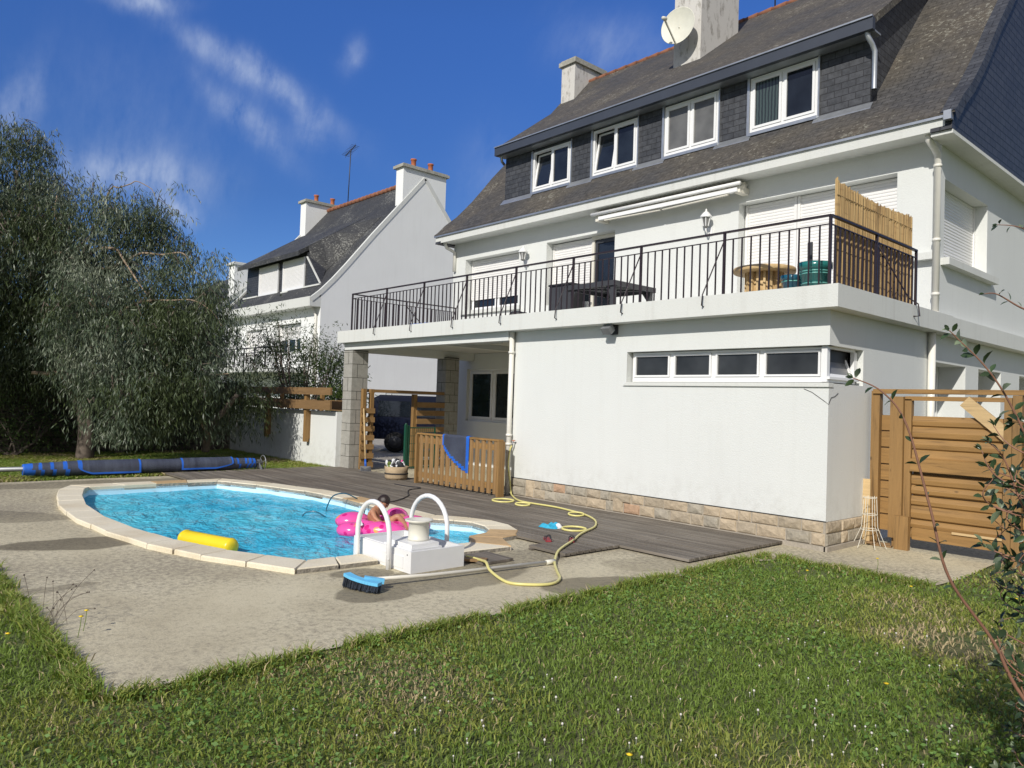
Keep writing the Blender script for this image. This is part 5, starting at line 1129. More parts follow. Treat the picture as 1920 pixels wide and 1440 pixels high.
def cloth(name, c, sx, sy, h, mats, label, cat, rz=0, seed=1):
    n_ = 26; rr = random.Random(seed); ph = [rr.uniform(0, 6) for _ in range(8)]; a = MB(); vs = []
    for i in range(n_):
        for j in range(n_):
            u_, v_ = i/(n_-1)*2-1, j/(n_-1)*2-1; r_ = math.hypot(u_, v_); k = max(abs(u_), abs(v_), 1e-6); s_ = (k/r_ if r_ > 1e-6 else 1)*(1+.12*math.sin(3*math.atan2(v_, u_)+ph[0])+.07*math.sin(7*math.atan2(v_, u_)+ph[5]))
            z = h*(.5+.3*math.sin(4.5*u_+3*v_+ph[1])+.25*math.sin(8*u_-6*v_+ph[2])+.15*math.sin(13*v_+ph[3]))*max(0, 1-k**5)+.003
            x, y_ = u_*s_*sx, v_*s_*sy; vs.append((c[0]+x*math.cos(rz)-y_*math.sin(rz), c[1]+x*math.sin(rz)+y_*math.cos(rz), c[2]+max(.003, z)))
    fs = [(i*n_+j, (i+1)*n_+j, (i+1)*n_+j+1, i*n_+j+1) for i in range(n_-1) for j in range(n_-1)]
    a.v = [Vector(v) for v in vs]; a.f = [list(f) for f in fs]; a.m = [1 if (f[0]//n_ > n_*.66) else 0 for f in fs]; a.sm = [True]*len(fs)
    return tag(obj(name, a, mats), label, cat)
cloth('swimming_trunks', (-2.66, -1.80, .046), .155, .11, .06, [M['swim'], M['whitecloth']], 'crumpled turquoise and white swimming trunks on the deck', 'swimwear', .75, 2)
# yellow float and pink inflatable
a = MB(); A, B = Vector((-4.62, -5.64, -.02)), Vector((-3.80, -5.40, -.02)); d = (B-A)
a.tube([A, A+d*.02, A+d*.05, A+d*.95, A+d*.98, B], [.04, .082, .092, .092, .082, .04], 20); a.tube([A+d*.055, A+d*.062], .0965, 20); a.tube([A+d*.938, A+d*.945], .0965, 20); tag(obj('yellow_float', a, M['yellow']), 'yellow sausage shaped float drifting along the pool rim', 'pool float')
FA = Vector((.70, .714, 0)).normalized(); FB = Vector((.714, -.70, 0)).normalized(); FC = Vector((-4.12, -3.40, -.02))
def fl_(u_, b_, z): return FC+FA*u_+FB*b_+Vector((0, 0, z))
t = thing('inflatable_float', 'pink spotted inflatable float in the pool with a child in it', 'pool float', FC)
R3 = Matrix((FA, FB, Vector((0, 0, 1)))).transposed()
def lobe(u_, b_, z, r_, sc, rz=0, nm='air_lobe'):
    a = MB(); a.ball(fl_(u_, b_, z), r_, 0, 26, sc, R3 @ Matrix.Rotation(rz, 3, 'Z')); return obj(nm, a, M['float'], t)
lobe(-.34, .30, -.01, .18, (1.15, .9, .62), .3); lobe(-.42, -.12, .05, .20, (1.25, 1.0, .62), -.3); lobe(.10, .30, .0, .19, (1.75, .85, .66), .05); lobe(.47, -.02, .05, .20, (1.35, .9, .62), .6); lobe(.14, -.42, .07, .18, (1.0, 1.0, .8), 0)
a = MB(); a.tube([fl_(.30*math.cos(k*.3307)+.04, .30*math.sin(k*.3307)-.04, .02) for k in range(20)], .095, 14, cap=False); obj('seat_ring', a, M['float'], t)
a = MB(); a.add([fl_(-.26, .33, .125), fl_(-.19, .44, .07), fl_(-.15, .40, .085), fl_(-.21, .29, .13)], [(0, 1, 2, 3)]); obj('safety_label', a, M['whitecloth'], t)

t.scale = (.90, .90, .92)
# child in the float
def body(name, J, E_, R_, mat, parent=None, root=0, sub=2):
    me = bpy.data.meshes.new(name); me.from_pydata([tuple(j) for j in J], E_, []); o = bpy.data.objects.new(name, me); COL.objects.link(o); me.materials.append(mat)
    md = o.modifiers.new('Skin', 'SKIN'); md.use_smooth_shade = True
    if not me.skin_vertices: me.skin_vertices.new() if hasattr(me.skin_vertices, 'new') else None
    for i, r_ in enumerate(R_):
        sv = me.skin_vertices[0].data[i]; sv.radius = (r_, r_) if not isinstance(r_, tuple) else r_; sv.use_root = (i == root)
    ms = o.modifiers.new('Sub', 'SUBSURF'); ms.levels = sub; ms.render_levels = sub
    if parent: o.parent = parent
    return o
J = [fl_(-.02, -.02, -.02), fl_(-.07, 0, .07), fl_(-.10, .0, .14), fl_(-.09, .0, .205), fl_(-.045, .0, .245), fl_(-.01, .0, .27),          # pelvis, belly, chest, upper chest, neck, skull base
     fl_(-.085, .085, .20), fl_(-.04, .15, .135), fl_(.02, .19, .10), fl_(.055, .195, .085),                                          # near arm: shoulder elbow wrist palm
     fl_(-.085, -.085, .20), fl_(-.02, -.15, .15), fl_(.05, -.12, .13), fl_(.085, -.115, .12),
     fl_(.04, .06, -.01), fl_(.24, .10, .17), fl_(.36, .12, .02), fl_(.38, .12, -.10),                                               # near leg
     fl_(.04, -.06, -.01), fl_(.26, -.06, .15), fl_(.37, -.06, .0), fl_(.39, -.06, -.10)]
E_ = [(0, 1), (1, 2), (2, 3), (3, 4), (4, 5), (3, 6), (6, 7), (7, 8), (8, 9), (3, 10), (10, 11), (11, 12), (12, 13), (0, 14), (14, 15), (15, 16), (16, 17), (0, 18), (18, 19), (19, 20), (20, 21)]
R_ = [.085, .078, .088, .07, .036, .034, .038, .030, .022, .020, .038, .030, .022, .020, .062, .045, .034, .026, .062, .045, .034, .026]
# fingers
def fingers(base, dirv_, side, up):
    for k, (ln_, sp) in enumerate(((.030, -.016), (.035, -.006), (.034, .005), (.027, .015))):
        i0 = len(J); J.append(J[base]+dirv_*.018+side*sp); J.append(J[base]+dirv_*(.018+ln_*.55)+side*sp*1.2+up*.004); J.append(J[base]+dirv_*(.018+ln_)+side*sp*1.3-up*.008)
        E_.extend([(base, i0), (i0, i0+1), (i0+1, i0+2)]); R_.extend([.0065, .006, .0055])
    i0 = len(J); J.append(J[base]+dirv_*.004+side*-.024); J.append(J[base]+dirv_*.018+side*-.034-up*.004); E_.extend([(base, i0), (i0, i0+1)]); R_.extend([.0075, .006])
fingers(9, (FA*.9-Vector((0, 0, .35))).normalized(), FB, Vector((0, 0, 1))); fingers(13, (FA*.9-Vector((0, 0, .35))).normalized(), -FB, Vector((0, 0, 1)))
ch = body('person', J, E_, R_, M['skin'])
tag(ch, 'small dark haired child sitting bent forward in the pink float, bare back', 'person')
# head: one mesh with skull, jaw, nose, ears
hb = bmesh.new(); bmesh.ops.create_icosphere(hb, subdivisions=4, radius=1.0)
HC = fl_(.03, .0, .315); fwd = (FA*.80+FB*.25-Vector((0, 0, .55))).normalized(); upv = (Vector((0, 0, 1))-fwd*fwd.z).normalized(); sd = fwd.cross(upv)
def headpt(p):
    x, y_, z = p          # x side, y forward, z up
    s_ = Vector((x*.066, y_*.080, z*.088))
    if z < 0: s_.x *= 1-.30*min(1, -z); s_.y *= 1-.10*(-z)
    if y_ > .55: s_.y = s_.y*.93
    g_ = lambda cx_, cz_, w_, a_: a_*math.exp(-(((x-cx_)**2+(z-cz_)**2)/w_**2)) if y_ > 0 else 0
    s_.y += g_(0, -.20, .13, .016)+g_(0, -.02, .10, .006)-g_(.34, .05, .16, .008)-g_(-.34, .05, .16, .008)+g_(0, -.52, .16, .006)-g_(0, -.62, .06, .004)+g_(0, -.85, .2, .006)+g_(.4, -.30, .2, .004)+g_(-.4, -.30, .2, .004)
    return s_
for v in hb.verts: s_ = headpt(v.co); v.co = HC+sd*s_.x+fwd*s_.y+upv*s_.z
me = bpy.data.meshes.new('head'); hb.to_mesh(me); hb.free(); me.polygons.foreach_set('use_smooth', [True]*len(me.polygons)); me.materials.append(M['skin']); ho = bpy.data.objects.new('head', me); COL.objects.link(ho); ho.parent = ch
er = MB()
for s_ in (-1, 1):
    c = HC+sd*.064*s_-fwd*.004-upv*.010; er.ball(c, .022, 0, 12, (.35, .7, 1), Matrix((sd, fwd, upv)).transposed())
obj('ear', er, M['skin'], ho)
ey = MB()
for s_ in (-1, 1): ey.ball(HC+sd*.024*s_+fwd*.068+upv*.003, .009, 0, 10)
obj('eye', ey, M['cable'], ho)
hr = bmesh.new(); bmesh.ops.create_icosphere(hr, subdivisions=4, radius=1.0)
rm_ = []
for v in hr.verts:
    p = v.co.copy(); k = 1.09+.02*math.sin(p.x*19+p.z*11)+.02*math.sin(p.y*23)
    if p.z < .25-.0 and p.y > .30+.25*p.z or p.z < -.45 or (p.z < .02 and p.y > -.05): rm_.append(v)
    s_ = headpt(p)*k; v.co = HC+sd*s_.x+fwd*s_.y+upv*s_.z
bmesh.ops.delete(hr, geom=rm_, context='VERTS'); me = bpy.data.meshes.new('hair'); hr.to_mesh(me); hr.free(); me.polygons.foreach_set('use_smooth', [True]*len(me.polygons)); me.materials.append(M['hair']); ha = bpy.data.objects.new('hair', me); COL.objects.link(ha); ha.parent = ch
sm_ = ha.modifiers.new('Thick', 'SOLIDIFY'); sm_.thickness = .010; sm_.offset = -1
a = MB(); a.ball(fl_(.0, 0, -.01), .115, 0, 18, (1.15, 1.05, .62), R3); obj('swimsuit', a, M['swimsuit'], ch)

# roller with pool cover
t = thing('cover_roller', 'rolled blue edged solar pool cover on an aluminium roller', 'pool cover', (-11.2, -4, 0))
RXc = -11.2; zc_ = .17
a = MB(); a.tube([(RXc, -7.6, zc_+.02), (RXc, -1.86, zc_-.005)], .040, 12); obj('roller_tube', a, M['steel'], t)
a = MB(); nS = 300; ys = np.linspace(-6.12, -2.02, nS); vs = []; nA = 22
for i, y_ in enumerate(ys):
    tt = i/(nS-1); e = min(tt, 1-tt); r_ = .095+.035*min(1, e*7)+.004*math.sin(tt*40)
    r_ = max(.06, r_)
    for k in range(nA):
        an = 2*math.pi*k/nA; vs.append((RXc+r_*math.cos(an), y_, zc_+r_*math.sin(an)))
fs = []; mi = []
for i in range(nS-1):
    tt = i/(nS-1)
    for k in range(nA):
        fs.append((i*nA+k, i*nA+(k+1) % nA, (i+1)*nA+(k+1) % nA, (i+1)*nA+k)); pos = (tt-(k/nA)*.012)
        band = [(-.01, .030), (.052, .064), (.094, .108), (.142, .158), (.942, .952), (.962, .975), (.983, 1.0), (.90, .91)]
        mi.append(1 if any(p0 <= pos <= p1 for p0, p1 in band) else 0)
a.add(vs, fs, 0, True); a.m = mi; fs2 = [tuple(range(nA)), tuple((nS-1)*nA+k for k in range(nA))]; a.f += [list(f) for f in fs2]; a.m += [1, 1]; a.sm += [False, False]
obj('cover_roll', a, [M['cover'], M['blue_edge']], t)
def flap(y0, y1, drop, skew0, skew1):
    a = MB(); n_ = 30; m_ = 10; vs = []
    for i in range(n_+1):
        u_ = i/n_; y_ = y0+(y1-y0)*u_
        ends = min(1, (u_/max(.001, skew0)) if skew0 else 1, ((1-u_)/max(.001, skew1)) if skew1 else 1); dr = drop*(ends**.6)
        for j in range(m_+1):
            v_ = j/m_; L_ = v_*(.20+dr)
            if L_ < .20: an = math.pi/2-L_/.14; x = RXc+.140*math.cos(an); z = zc_+.140*math.sin(an)
            else: x = RXc+.142; z = zc_+.02-(L_-.20)
            vs.append((x+.006*math.sin(u_*11), y_, z))
    fs = [(i*(m_+1)+j, (i+1)*(m_+1)+j, (i+1)*(m_+1)+j+1, i*(m_+1)+j+1) for i in range(n_) for j in range(m_)]
    a.v = [Vector(v) for v in vs]; a.f = [list(f) for f in fs]; a.m = [1 if (k % m_ == m_-1 or k//m_ in (0, n_-1) or (skew0 and k//m_ < n_*skew0*.18) or (skew1 and k//m_ > n_*(1-skew1*.18))) else 0 for k in range(len(fs))]; a.sm = [True]*len(fs)
    return obj('cover_flap', a, [M['cover'], M['blue_edge']], t)
flap(-5.30, -4.25, .125, .22, 0); flap(-3.52, -2.50, .10, 0, .35)
a = MB(); a.bar((RXc, -1.93, 0), (RXc, -1.93, .24), .04, .05); a.box(RXc-.22, RXc+.22, -1.96, -1.90, 0, .03); a.bar((RXc-.2, -1.93, .02), (RXc, -1.93, .18), .03); a.bar((RXc+.2, -1.93, .02), (RXc, -1.93, .18), .03); obj('stand', a, M['steel'], t)
a = MB(); a.tube([(RXc+.15*math.cos(k*.2618), -1.83, zc_+.15*math.sin(k*.2618)) for k in range(25)], .010, 8, cap=False)
for k in range(3): a.bar((RXc, -1.84, zc_), (RXc+.15*math.cos(k*2.09+.5), -1.83, zc_+.15*math.sin(k*2.09+.5)), .014)
obj('hand_wheel', a, M['steel'], t)

# ------------------------------------------------------------------ vegetation
def in_view(P, margin=.16):
    """rough frustum test so unseen blades are not built"""
    d = P-np.array(CAM); z = d@np.array(CF); x = d@np.array(CR); y = d@np.array(CU)
    return (z > .3) & (np.abs(x) < z*(.681+margin)+.25) & (np.abs(y) < z*(.511+margin)+.3)
def leaves(name, C_, D_, L_, W_, mats, mi, parent=None, fold=0):
    """one long rhombic leaf per row: base C_, unit direction D_, length, width"""
    n = len(C_); r_ = rng.normal(size=(n, 3)); S_ = np.cross(D_, r_); S_ /= np.linalg.norm(S_, axis=1)[:, None]
    L_ = L_[:, None]; W_ = W_[:, None]; U_ = np.cross(S_, D_)
    V = np.stack([C_, C_+D_*L_*.45+S_*W_/2+U_*W_*fold, C_+D_*L_, C_+D_*L_*.45-S_*W_/2+U_*W_*fold], 1).reshape(-1, 3)
    F = np.arange(4*n).reshape(n, 4)
    return npobj(name, V, F, mats, mi, parent)
def sprays(blobs, per, nleaf, hang, lmin, lmax, wr_, sprlen, shell=.55, spread=.5):
    """blobs: (x, y, z, rx, ry, rz, density). Drooping sprays of leaves through the blob volume"""
    Cs, Ds, tw = [], [], []
    for (x, y_, z, rx, ry, rz, de) in blobs:
        n = int(per*de*(rx*ry*rz)**(2/3)); v = rng.normal(size=(n, 3)); v /= np.linalg.norm(v, axis=1)[:, None]
        rad = (shell+(1-shell)*rng.random(n)**.7)[:, None]*(1+.16*np.sin(v[:, :1]*7+x)+.16*np.sin(v[:, 2:]*9+y_*2)); inner = rng.random(n) < .28; rad[inner] *= rng.random((inner.sum(), 1))
        p = np.array([x, y_, z])+v*rad*np.array([rx, ry, rz]); od = v*spread+rng.normal(size=(n, 3))*.45; od[:, 2] -= hang*.5; od /= np.linalg.norm(od, axis=1)[:, None]
        for k in range(nleaf):
            t_ = k/nleaf*sprlen*(.6+.8*rng.random(n))[:, None]; q = p+od*t_; q[:, 2] -= (t_[:, 0]**2)*hang*.9; q += rng.normal(size=(n, 3))*.035
            d = od*.4+rng.normal(size=(n, 3))*.55; d[:, 2] -= hang; d /= np.linalg.norm(d, axis=1)[:, None]; Cs.append(q); Ds.append(d)
        tw.append((p, od))
    C_ = np.concatenate(Cs); D_ = np.concatenate(Ds); n = len(C_); L_ = lmin+(lmax-lmin)*rng.random(n); W_ = L_*wr_*(.7+.6*rng.random(n)); return C_, D_, L_, W_, tw
def unp(x, y, d):   # world point seen in a given direction at a given depth from the photographer's spot
    return CAM+(CF+CR*((x-960)/1410.36)-CU*((y-720)/1410.36))*d
# --- the big weeping gum tree on the left
TREE = thing('eucalyptus_tree', 'large weeping eucalyptus tree with long grey green leaves at the left', 'tree', (-15.0, -3.6, 0))
BL = []
for (px, py, pr, d, de) in [(15, 300, 85, 18.3, .9), (-10, 420, 125, 18.2, 1.1), (70, 410, 75, 18, .9), (50, 260, 34, 18, .6), (150, 455, 80, 17.8, 1), (100, 340, 45, 18, .7), (250, 445, 75, 17.6, 1), (190, 390, 40, 17.5, .6), (235, 380, 40, 17.5, .6), (285, 410, 36, 17.4, .4), (330, 510, 60, 17.2, .8),
                            (385, 520, 45, 17, .5), (355, 590, 80, 16.8, 1.0), (120, 560, 110, 17.5, 1.1), (20, 580, 110, 17.8, 1.1), (235, 610, 110, 16.8, 1.15), (330, 690, 90, 16.6, 1.1), (405, 690, 62, 16.9, .95), (440, 735, 50, 17.2, .8), (275, 740, 75, 15.9, 1.0), (245, 795, 42, 15.8, .7), (180, 690, 55, 16.2, .7), (395, 600, 50, 16.6, .8),
                            (20, 680, 60, 17.4, .5), (400, 770, 40, 17.2, .6), (395, 480, 26, 17, .3), (335, 345, 16, 17.2, .25), (10, 630, 85, 18.3, 1.1), (110, 640, 75, 17.8, 1.0), (60, 500, 80, 17.0, .6), (190, 560, 80, 16.6, .7), (300, 620, 70, 16.2, .7)]:
    p = unp(px, py, d); r_ = pr/1410.36*d; r_ *= 1.12; BL.append((p.x, p.y, p.z, r_, r_*1.15, r_*.92, de))
SUB = []
for (x, y_, z, rx, ry, rz, de) in BL:
    for k in range(int(19*de)+2):
        v = rng.normal(size=3); v /= np.linalg.norm(v); f = rng.uniform(.45, 1.05); q = rng.uniform(.18, .36)
        SUB.append((x+v[0]*rx*f, y_+v[1]*ry*f, z+v[2]*rz*f, rx*q, ry*q, rz*q*1.25, 1))
CORE = [(b[0], b[1], b[2], b[3], b[4], b[5], b[6]*.30) for b in BL]
BL = SUB+CORE
BL += [(-15.6, -7.6, 4.2, 1.6, 1.6, 1.6, 1.1), (-15.4, -9.4, 4.6, 1.6, 1.6, 1.6, 1.1), (-16.2, -8.2, 6.2, 1.6, 1.6, 1.5, .9), (-14.4, -8.4, 3.6, 1.2, 1.3, 1.2, .9), (-16.6, -10.5, 3.5, 1.4, 1.4, 1.6, .9)]  # unseen crown clumps added left of the frame to cast shade on the wall
C_, D_, L_, W_, tw = sprays(BL, 300, 12, 1.25, .09, .165, .15, .50, .35)
keep = (C_[:, 2] > .35+.3*rng.random(len(C_))); C_, D_, L_, W_ = C_[keep], D_[keep], L_[keep], W_[keep]
nzv = np.sin(C_[:, 0]*2.1)+np.sin(C_[:, 1]*2.7+1)+np.sin(C_[:, 2]*3.3)+rng.normal(size=len(C_))*.8
leaves('crown', C_, D_, L_, W_, [M['leaf_a'], M['leaf_b'], M['leaf_c']], np.where(nzv > 1.3, 2, np.where(nzv < -.5, 1, 0)), TREE)
def limb(pts, r0, r1, n=9):
    a = MB(); P = smooth_path(pts, 6); a.tube(P, [r0+(r1-r0)*(i/(len(P)-1)) for i in range(len(P))], n); return a
def U3(x, y, d): return tuple(unp(x, y, d))
trunk = limb([(-15.1, -4.3, -.05), U3(160, 780, 17.3), U3(120, 690, 17.6), U3(75, 560, 17.9), U3(45, 430, 18.2), U3(30, 320, 18.3)], .20, .05, 12); obj('trunk', trunk, M['bark_d'], TREE)
for pts, r0, r1 in [([U3(160, 790, 17.3), U3(135, 722, 16.9), U3(95, 700, 16.6), U3(40, 698, 16.4)], .12, .07), ([U3(100, 620, 17.5), U3(150, 560, 17.0), U3(200, 600, 16.4), U3(240, 625, 16.1), U3(300, 690, 15.8)], .14, .03),
                    ([U3(55, 430, 18), U3(130, 480, 17.2), U3(190, 460, 16.7), U3(215, 480, 16.6), U3(270, 560, 16.3)], .08, .02), ([U3(45, 430, 18.2), U3(90, 360, 17.4), U3(110, 430, 17.2)], .04, .012),
                    ([U3(120, 480, 17.2), U3(190, 350, 17.2), U3(230, 337, 17), U3(268, 345, 17), U3(280, 365, 17)], .028, .008), ([U3(80, 520, 18), U3(170, 500, 17), U3(250, 470, 16.8), U3(330, 470, 16.7), U3(375, 520, 16.7)], .07, .012),
                    ([U3(200, 600, 16.6), U3(280, 560, 16.5), U3(350, 560, 16.3), U3(405, 610, 16.2)], .05, .012), ([U3(160, 700, 17), U3(240, 690, 16.4), U3(330, 660, 16), U3(420, 700, 15.9)], .07, .015)]:
    pts = [Vector(p) for p in pts]; pp = [pts[0]]
    for p, q in zip(pts, pts[1:]): pp += [p.lerp(q, .5)+Vector(rng.normal(size=3))*(q-p).length*.09, q]
    obj('limb', limb([p+Vector(CF)*.35 if i else p for i, p in enumerate(pp)], r0*.7, r1*.6, 8), M['bark'], TREE)
tb = MB(); allp = np.concatenate([a for a, b in tw]); alld = np.concatenate([b for a, b in tw]); sel = rng.choice(len(allp), 1500, replace=False)
for i in sel:
    p = Vector(allp[i]); d = Vector(alld[i]); c = min(BL, key=lambda b: (Vector(b[:3])-p).length); q = p.lerp(Vector(c[:3]), .45); tb.tube([q, (p+q)/2+Vector((0, 0, .07)), p+d*.25], [.016, .010, .004], 3, cap=False)
obj('twigs', tb, M['bark_d'], TREE)
t2 = thing('slim_trunk_tree', 'slim second tree trunk in the shade under the big crown', 'tree', (-14.2, -2.7, 0)); obj('trunk', limb([tuple(unp(385, 846, 17)*1), U3(395, 800, 16.9), U3(420, 770, 16.8), U3(445, 740, 16.7)], .09, .05), M['bark_d'], t2); obj('limb', limb([U3(392, 815, 16.9), U3(370, 770, 16.9), U3(350, 720, 16.8)], .07, .04), M['bark'], t2)
# --- stone boundary wall and hedge in the tree's shade
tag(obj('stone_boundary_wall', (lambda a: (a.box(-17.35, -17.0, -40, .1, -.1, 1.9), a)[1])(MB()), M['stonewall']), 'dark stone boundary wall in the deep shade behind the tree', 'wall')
def bush(name, label, cat, blobs, per, mats, wts, lmin, lmax, wr_, nleaf=7, hang=.25, group=None, stems=True, mat=None, sprl=.3, shell=.55):
    b0 = blobs[0]; t = thing(name, label, cat, (b0[0], b0[1], 0), group); C_, D_, L_, W_, tw = sprays(blobs, per, nleaf, hang, lmin, lmax, wr_, sprl, shell, .8)
    k = C_[:, 2] > .0; C_, D_, L_, W_ = C_[k], D_[k], L_[k], W_[k]
    leaves('foliage', C_, D_, L_, W_, mats, rng.choice(len(mats), len(C_), p=wts), t)
    if stems:
        a = MB()
        for (x, y_, z, rx, ry, rz, de) in blobs:
            for j in range(5): an = rng.random()*6.28; a.tube([(b0[0]+.1*math.cos(an), b0[1]+.1*math.sin(an), 0), ((b0[0]+x)/2, (b0[1]+y_)/2, z*.5), (x+rx*.5*math.cos(an), y_+ry*.5*math.sin(an), z+rz*.4)], [.03, .02, .006], 5)
        obj('stem', a, M['bark_d'], t)
    return t
HM = [M['hedge_a'], M['hedge_b']]
HEDGE = [-1.2, -2.9, -4.7, -6.6, -8.6, -10.8]
HLB = ['dark hedge shrub behind the boundary wall nearest the white garden wall', 'dark hedge shrub behind the wall next to the hanging crown', 'dark hedge shrub behind the wall beneath the middle of the crown', 'yellow green hedge shrub behind the wall at the left edge', 'hedge shrub beyond the wall past the big tree trunk', 'hedge shrub farthest left beyond the boundary wall']
for i, y_ in enumerate(HEDGE):
    bush('hedge_shrub', HLB[i], 'shrub', [(-18.4, y_, 1.3, 1.0, 1.3, 1.5, 1), (-18.3, y_+.4, 2.5, .9, 1.1, .9, 1)], 170, HM, [.85, .15] if i not in (3, 4) else [.3, .7], .07, .12, .4, group='hedge shrubs behind the boundary wall')
bush('shade_shrub', 'dark low shrub against the stone wall left of the tree trunk', 'shrub', [(-16.4, -5.5, .7, .5, .8, .9, 1), (-16.5, -6.8, .8, .5, .9, 1.0, 1), (-16.6, -4.6, .6, .4, .6, .8, 1)], 520, HM, [.9, .1], .05, .09, .4, group='shrubs in the shade of the tree')
bush('shade_shrub', 'dark low shrub against the stone wall right of the tree trunk', 'shrub', [(-16.5, -3.3, .8, .4, .9, 1.0, 1), (-16.5, -1.8, .7, .4, .8, .9, .9)], 520, HM, [.95, .05], .05, .09, .4, group='shrubs in the shade of the tree')
# --- greenery behind the white garden wall
bush('garden_shrub', 'dense dark green shrub right behind the timber rails', 'shrub', [(-14.6, .9, 1.7, 1.0, .7, 1.2, 1.1), (-13.6, 1.0, 1.7, .8, .7, 1.0, 1.1), (-15.9, .8, 1.8, .9, .7, 1.4, 1)], 420, HM, [.75, .25], .06, .11, .34, group='greenery behind the garden wall')
bush('garden_shrub', 'leafy green shrub by the neighbour gable behind the timber rails', 'shrub', [(-13.9, 1.5, 1.5, .7, .6, 1.15, 1.1), (-13.5, 1.3, 1.3, .45, .5, .8, .9)], 460, HM, [.55, .45], .06, .11, .34, group='greenery behind the garden wall')
bush('young_gum_tree', 'sparse young gum tree with thin dark twigs against the neighbour facade', 'tree', [(-14.3, .6, 2.9, .9, .6, .75, .34), (-13.5, .8, 2.7, .7, .6, .6, .4), (-15.2, .3, 3.0, .7, .5, .7, .45), (-13.5, 1.1, 2.5, .35, .35, .6, .5), (-15.8, .2, 3.2, .8, .6, .9, .5)], 720, [M['leaf_b'], M['hedge_a']], [.5, .5], .07, .12, .2, nleaf=9, hang=.6, shell=.1, sprl=.5)
sp = thing('spiky_plant', 'yucca like plant with pointed leaves behind the rail end', 'plant', (-13.15, 1.0, 0))
a = MB()
for k in range(46):
    an = rng.random()*6.28; el = rng.uniform(.1, 1.3); L0 = rng.uniform(.35, .55); d = Vector((math.cos(an)*math.cos(el), math.sin(an)*math.cos(el), math.sin(el))); s_ = d.cross(Vector((0, 0, 1))).normalized()*.02; b_ = Vector((-13.15, 1.0, 1.55)); a.add([b_-s_, b_+s_, b_+d*L0+Vector((0, 0, -.05))], [(0, 1, 2)])
obj('leaf_rosette', a, M['hedge_b'], sp); a = MB(); a.tube([(-13.15, 1.0, 0), (-13.14, 1.0, 1.58)], .06, 8); obj('trunk', a, M['bark_d'], sp)
# --- cotoneaster at the right, close to the camera
SH = thing('leafy_shrub', 'tall shrub with arching red brown shoots at the right edge', 'shrub', (3.75, -5.7, 0))
def ovals(name, C_, D_, L_, W_, mats, mi, parent):
    n = len(C_); r_ = rng.normal(size=(n, 3)); r_[:, 2] += 1.2; S_ = np.cross(D_, r_); S_ /= np.linalg.norm(S_, axis=1)[:, None]; U_ = np.cross(S_, D_); U_ *= np.sign(U_[:, 2:])+1e-9
    L_ = L_[:, None]; W_ = W_[:, None]; st = [(0, .0, 0), (.18, .30, .04), (.45, .5, .02), (.75, .36, -.04), (1, .0, -.14)]; V = []
    for t_, w_, c_ in st: V += [C_+D_*L_*t_+S_*W_*w_+U_*(L_*c_+W_*w_*.35), C_+D_*L_*t_+U_*L_*c_, C_+D_*L_*t_-S_*W_*w_+U_*(L_*c_+W_*w_*.35)]
    V = np.stack(V, 1).reshape(-1, 3); o_ = (np.arange(n)*15)[:, None]; F = []
    for i in range(4):
        F.append(o_+np.array([[i*3, i*3+3, i*3+4, i*3+1]])); F.append(o_+np.array([[i*3+1, i*3+4, i*3+5, i*3+2]]))
    F = np.concatenate(F); o = npobj(name, V, F, mats, np.tile(mi, 8), parent); return o
def shoot(pts, r0, step, lmin, lmax, Cs, Ds, Ls, st, jit=.6):
    P = smooth_path(pts, 8); st.tube(P, [r0*(1-.75*i/(len(P)-1)) for i in range(len(P))], 6); acc = 0; k = 0
    for p, q in zip(P, P[1:]):
        acc += (q-p).length
        while acc > step:
            acc -= step; d = (q-p).normalized(); an = k*2.4+rng.random(); k += 1; a_ = d.cross(Vector((0, 0, 1))).normalized(); b_ = d.cross(a_)
            for s_ in ((1,) if rng.random() < .6 else (1, -1)):
                dd = (d*.55+(a_*math.cos(an)+b_*math.sin(an))*s_+Vector(rng.normal(size=3))*.2).normalized(); Cs.append(p+dd*.004); Ds.append(dd); Ls.append(lmin+(lmax-lmin)*rng.random())
    for s_ in range(4): dd = ((P[-1]-P[-2]).normalized()+Vector(rng.normal(size=3))*.35).normalized(); Cs.append(P[-1]); Ds.append(dd); Ls.append(lmin*.8)
    return P
Cs, Ds, Ls = [], [], []; st = MB()
shoot([(3.75, -5.5, .05), (3.55, -5.65, .42), (3.37, -5.85, .75), (3.31, -5.93, .92), (3.22, -6.04, 1.11), (3.18, -6.09, 1.32), (3.13, -6.15, 1.57), (3.08, -6.21, 1.67), (3.02, -6.28, 1.71)], .0072, .065, .028, .042, Cs, Ds, Ls, st)
shoot([(3.8, -5.2, .3), (3.55, -5.3, .9), (3.37, -5.42, 1.29), (3.26, -5.56, 1.63), (3.2, -5.64, 1.77), (3.13, -5.71, 1.87), (3.11, -5.74, 1.9)], .0062, .036, .034, .056, Cs, Ds, Ls, st)
shoot([(3.8, -5.2, 1.2), (3.5, -5.3, 1.8), (3.33, -5.49, 1.95), (3.27, -5.56, 1.99), (3.22, -5.62, 2.03), (3.19, -5.65, 2.03)], .006, .045, .022, .036, Cs, Ds, Ls, st)
shoot([(3.8, -5.2, 1.5), (3.55, -5.3, 2.1), (3.37, -5.46, 2.19), (3.28, -5.56, 2.26), (3.22, -5.63, 2.27)], .005, .045, .022, .036, Cs, Ds, Ls, st)
shoot([(3.8, -5.2, .3), (3.5, -5.3, .8), (3.39, -5.40, 1.03), (3.29, -5.52, 1.28), (3.24, -5.58, 1.46), (3.2, -5.62, 1.52)], .007, .035, .032, .05, Cs, Ds, Ls, st)
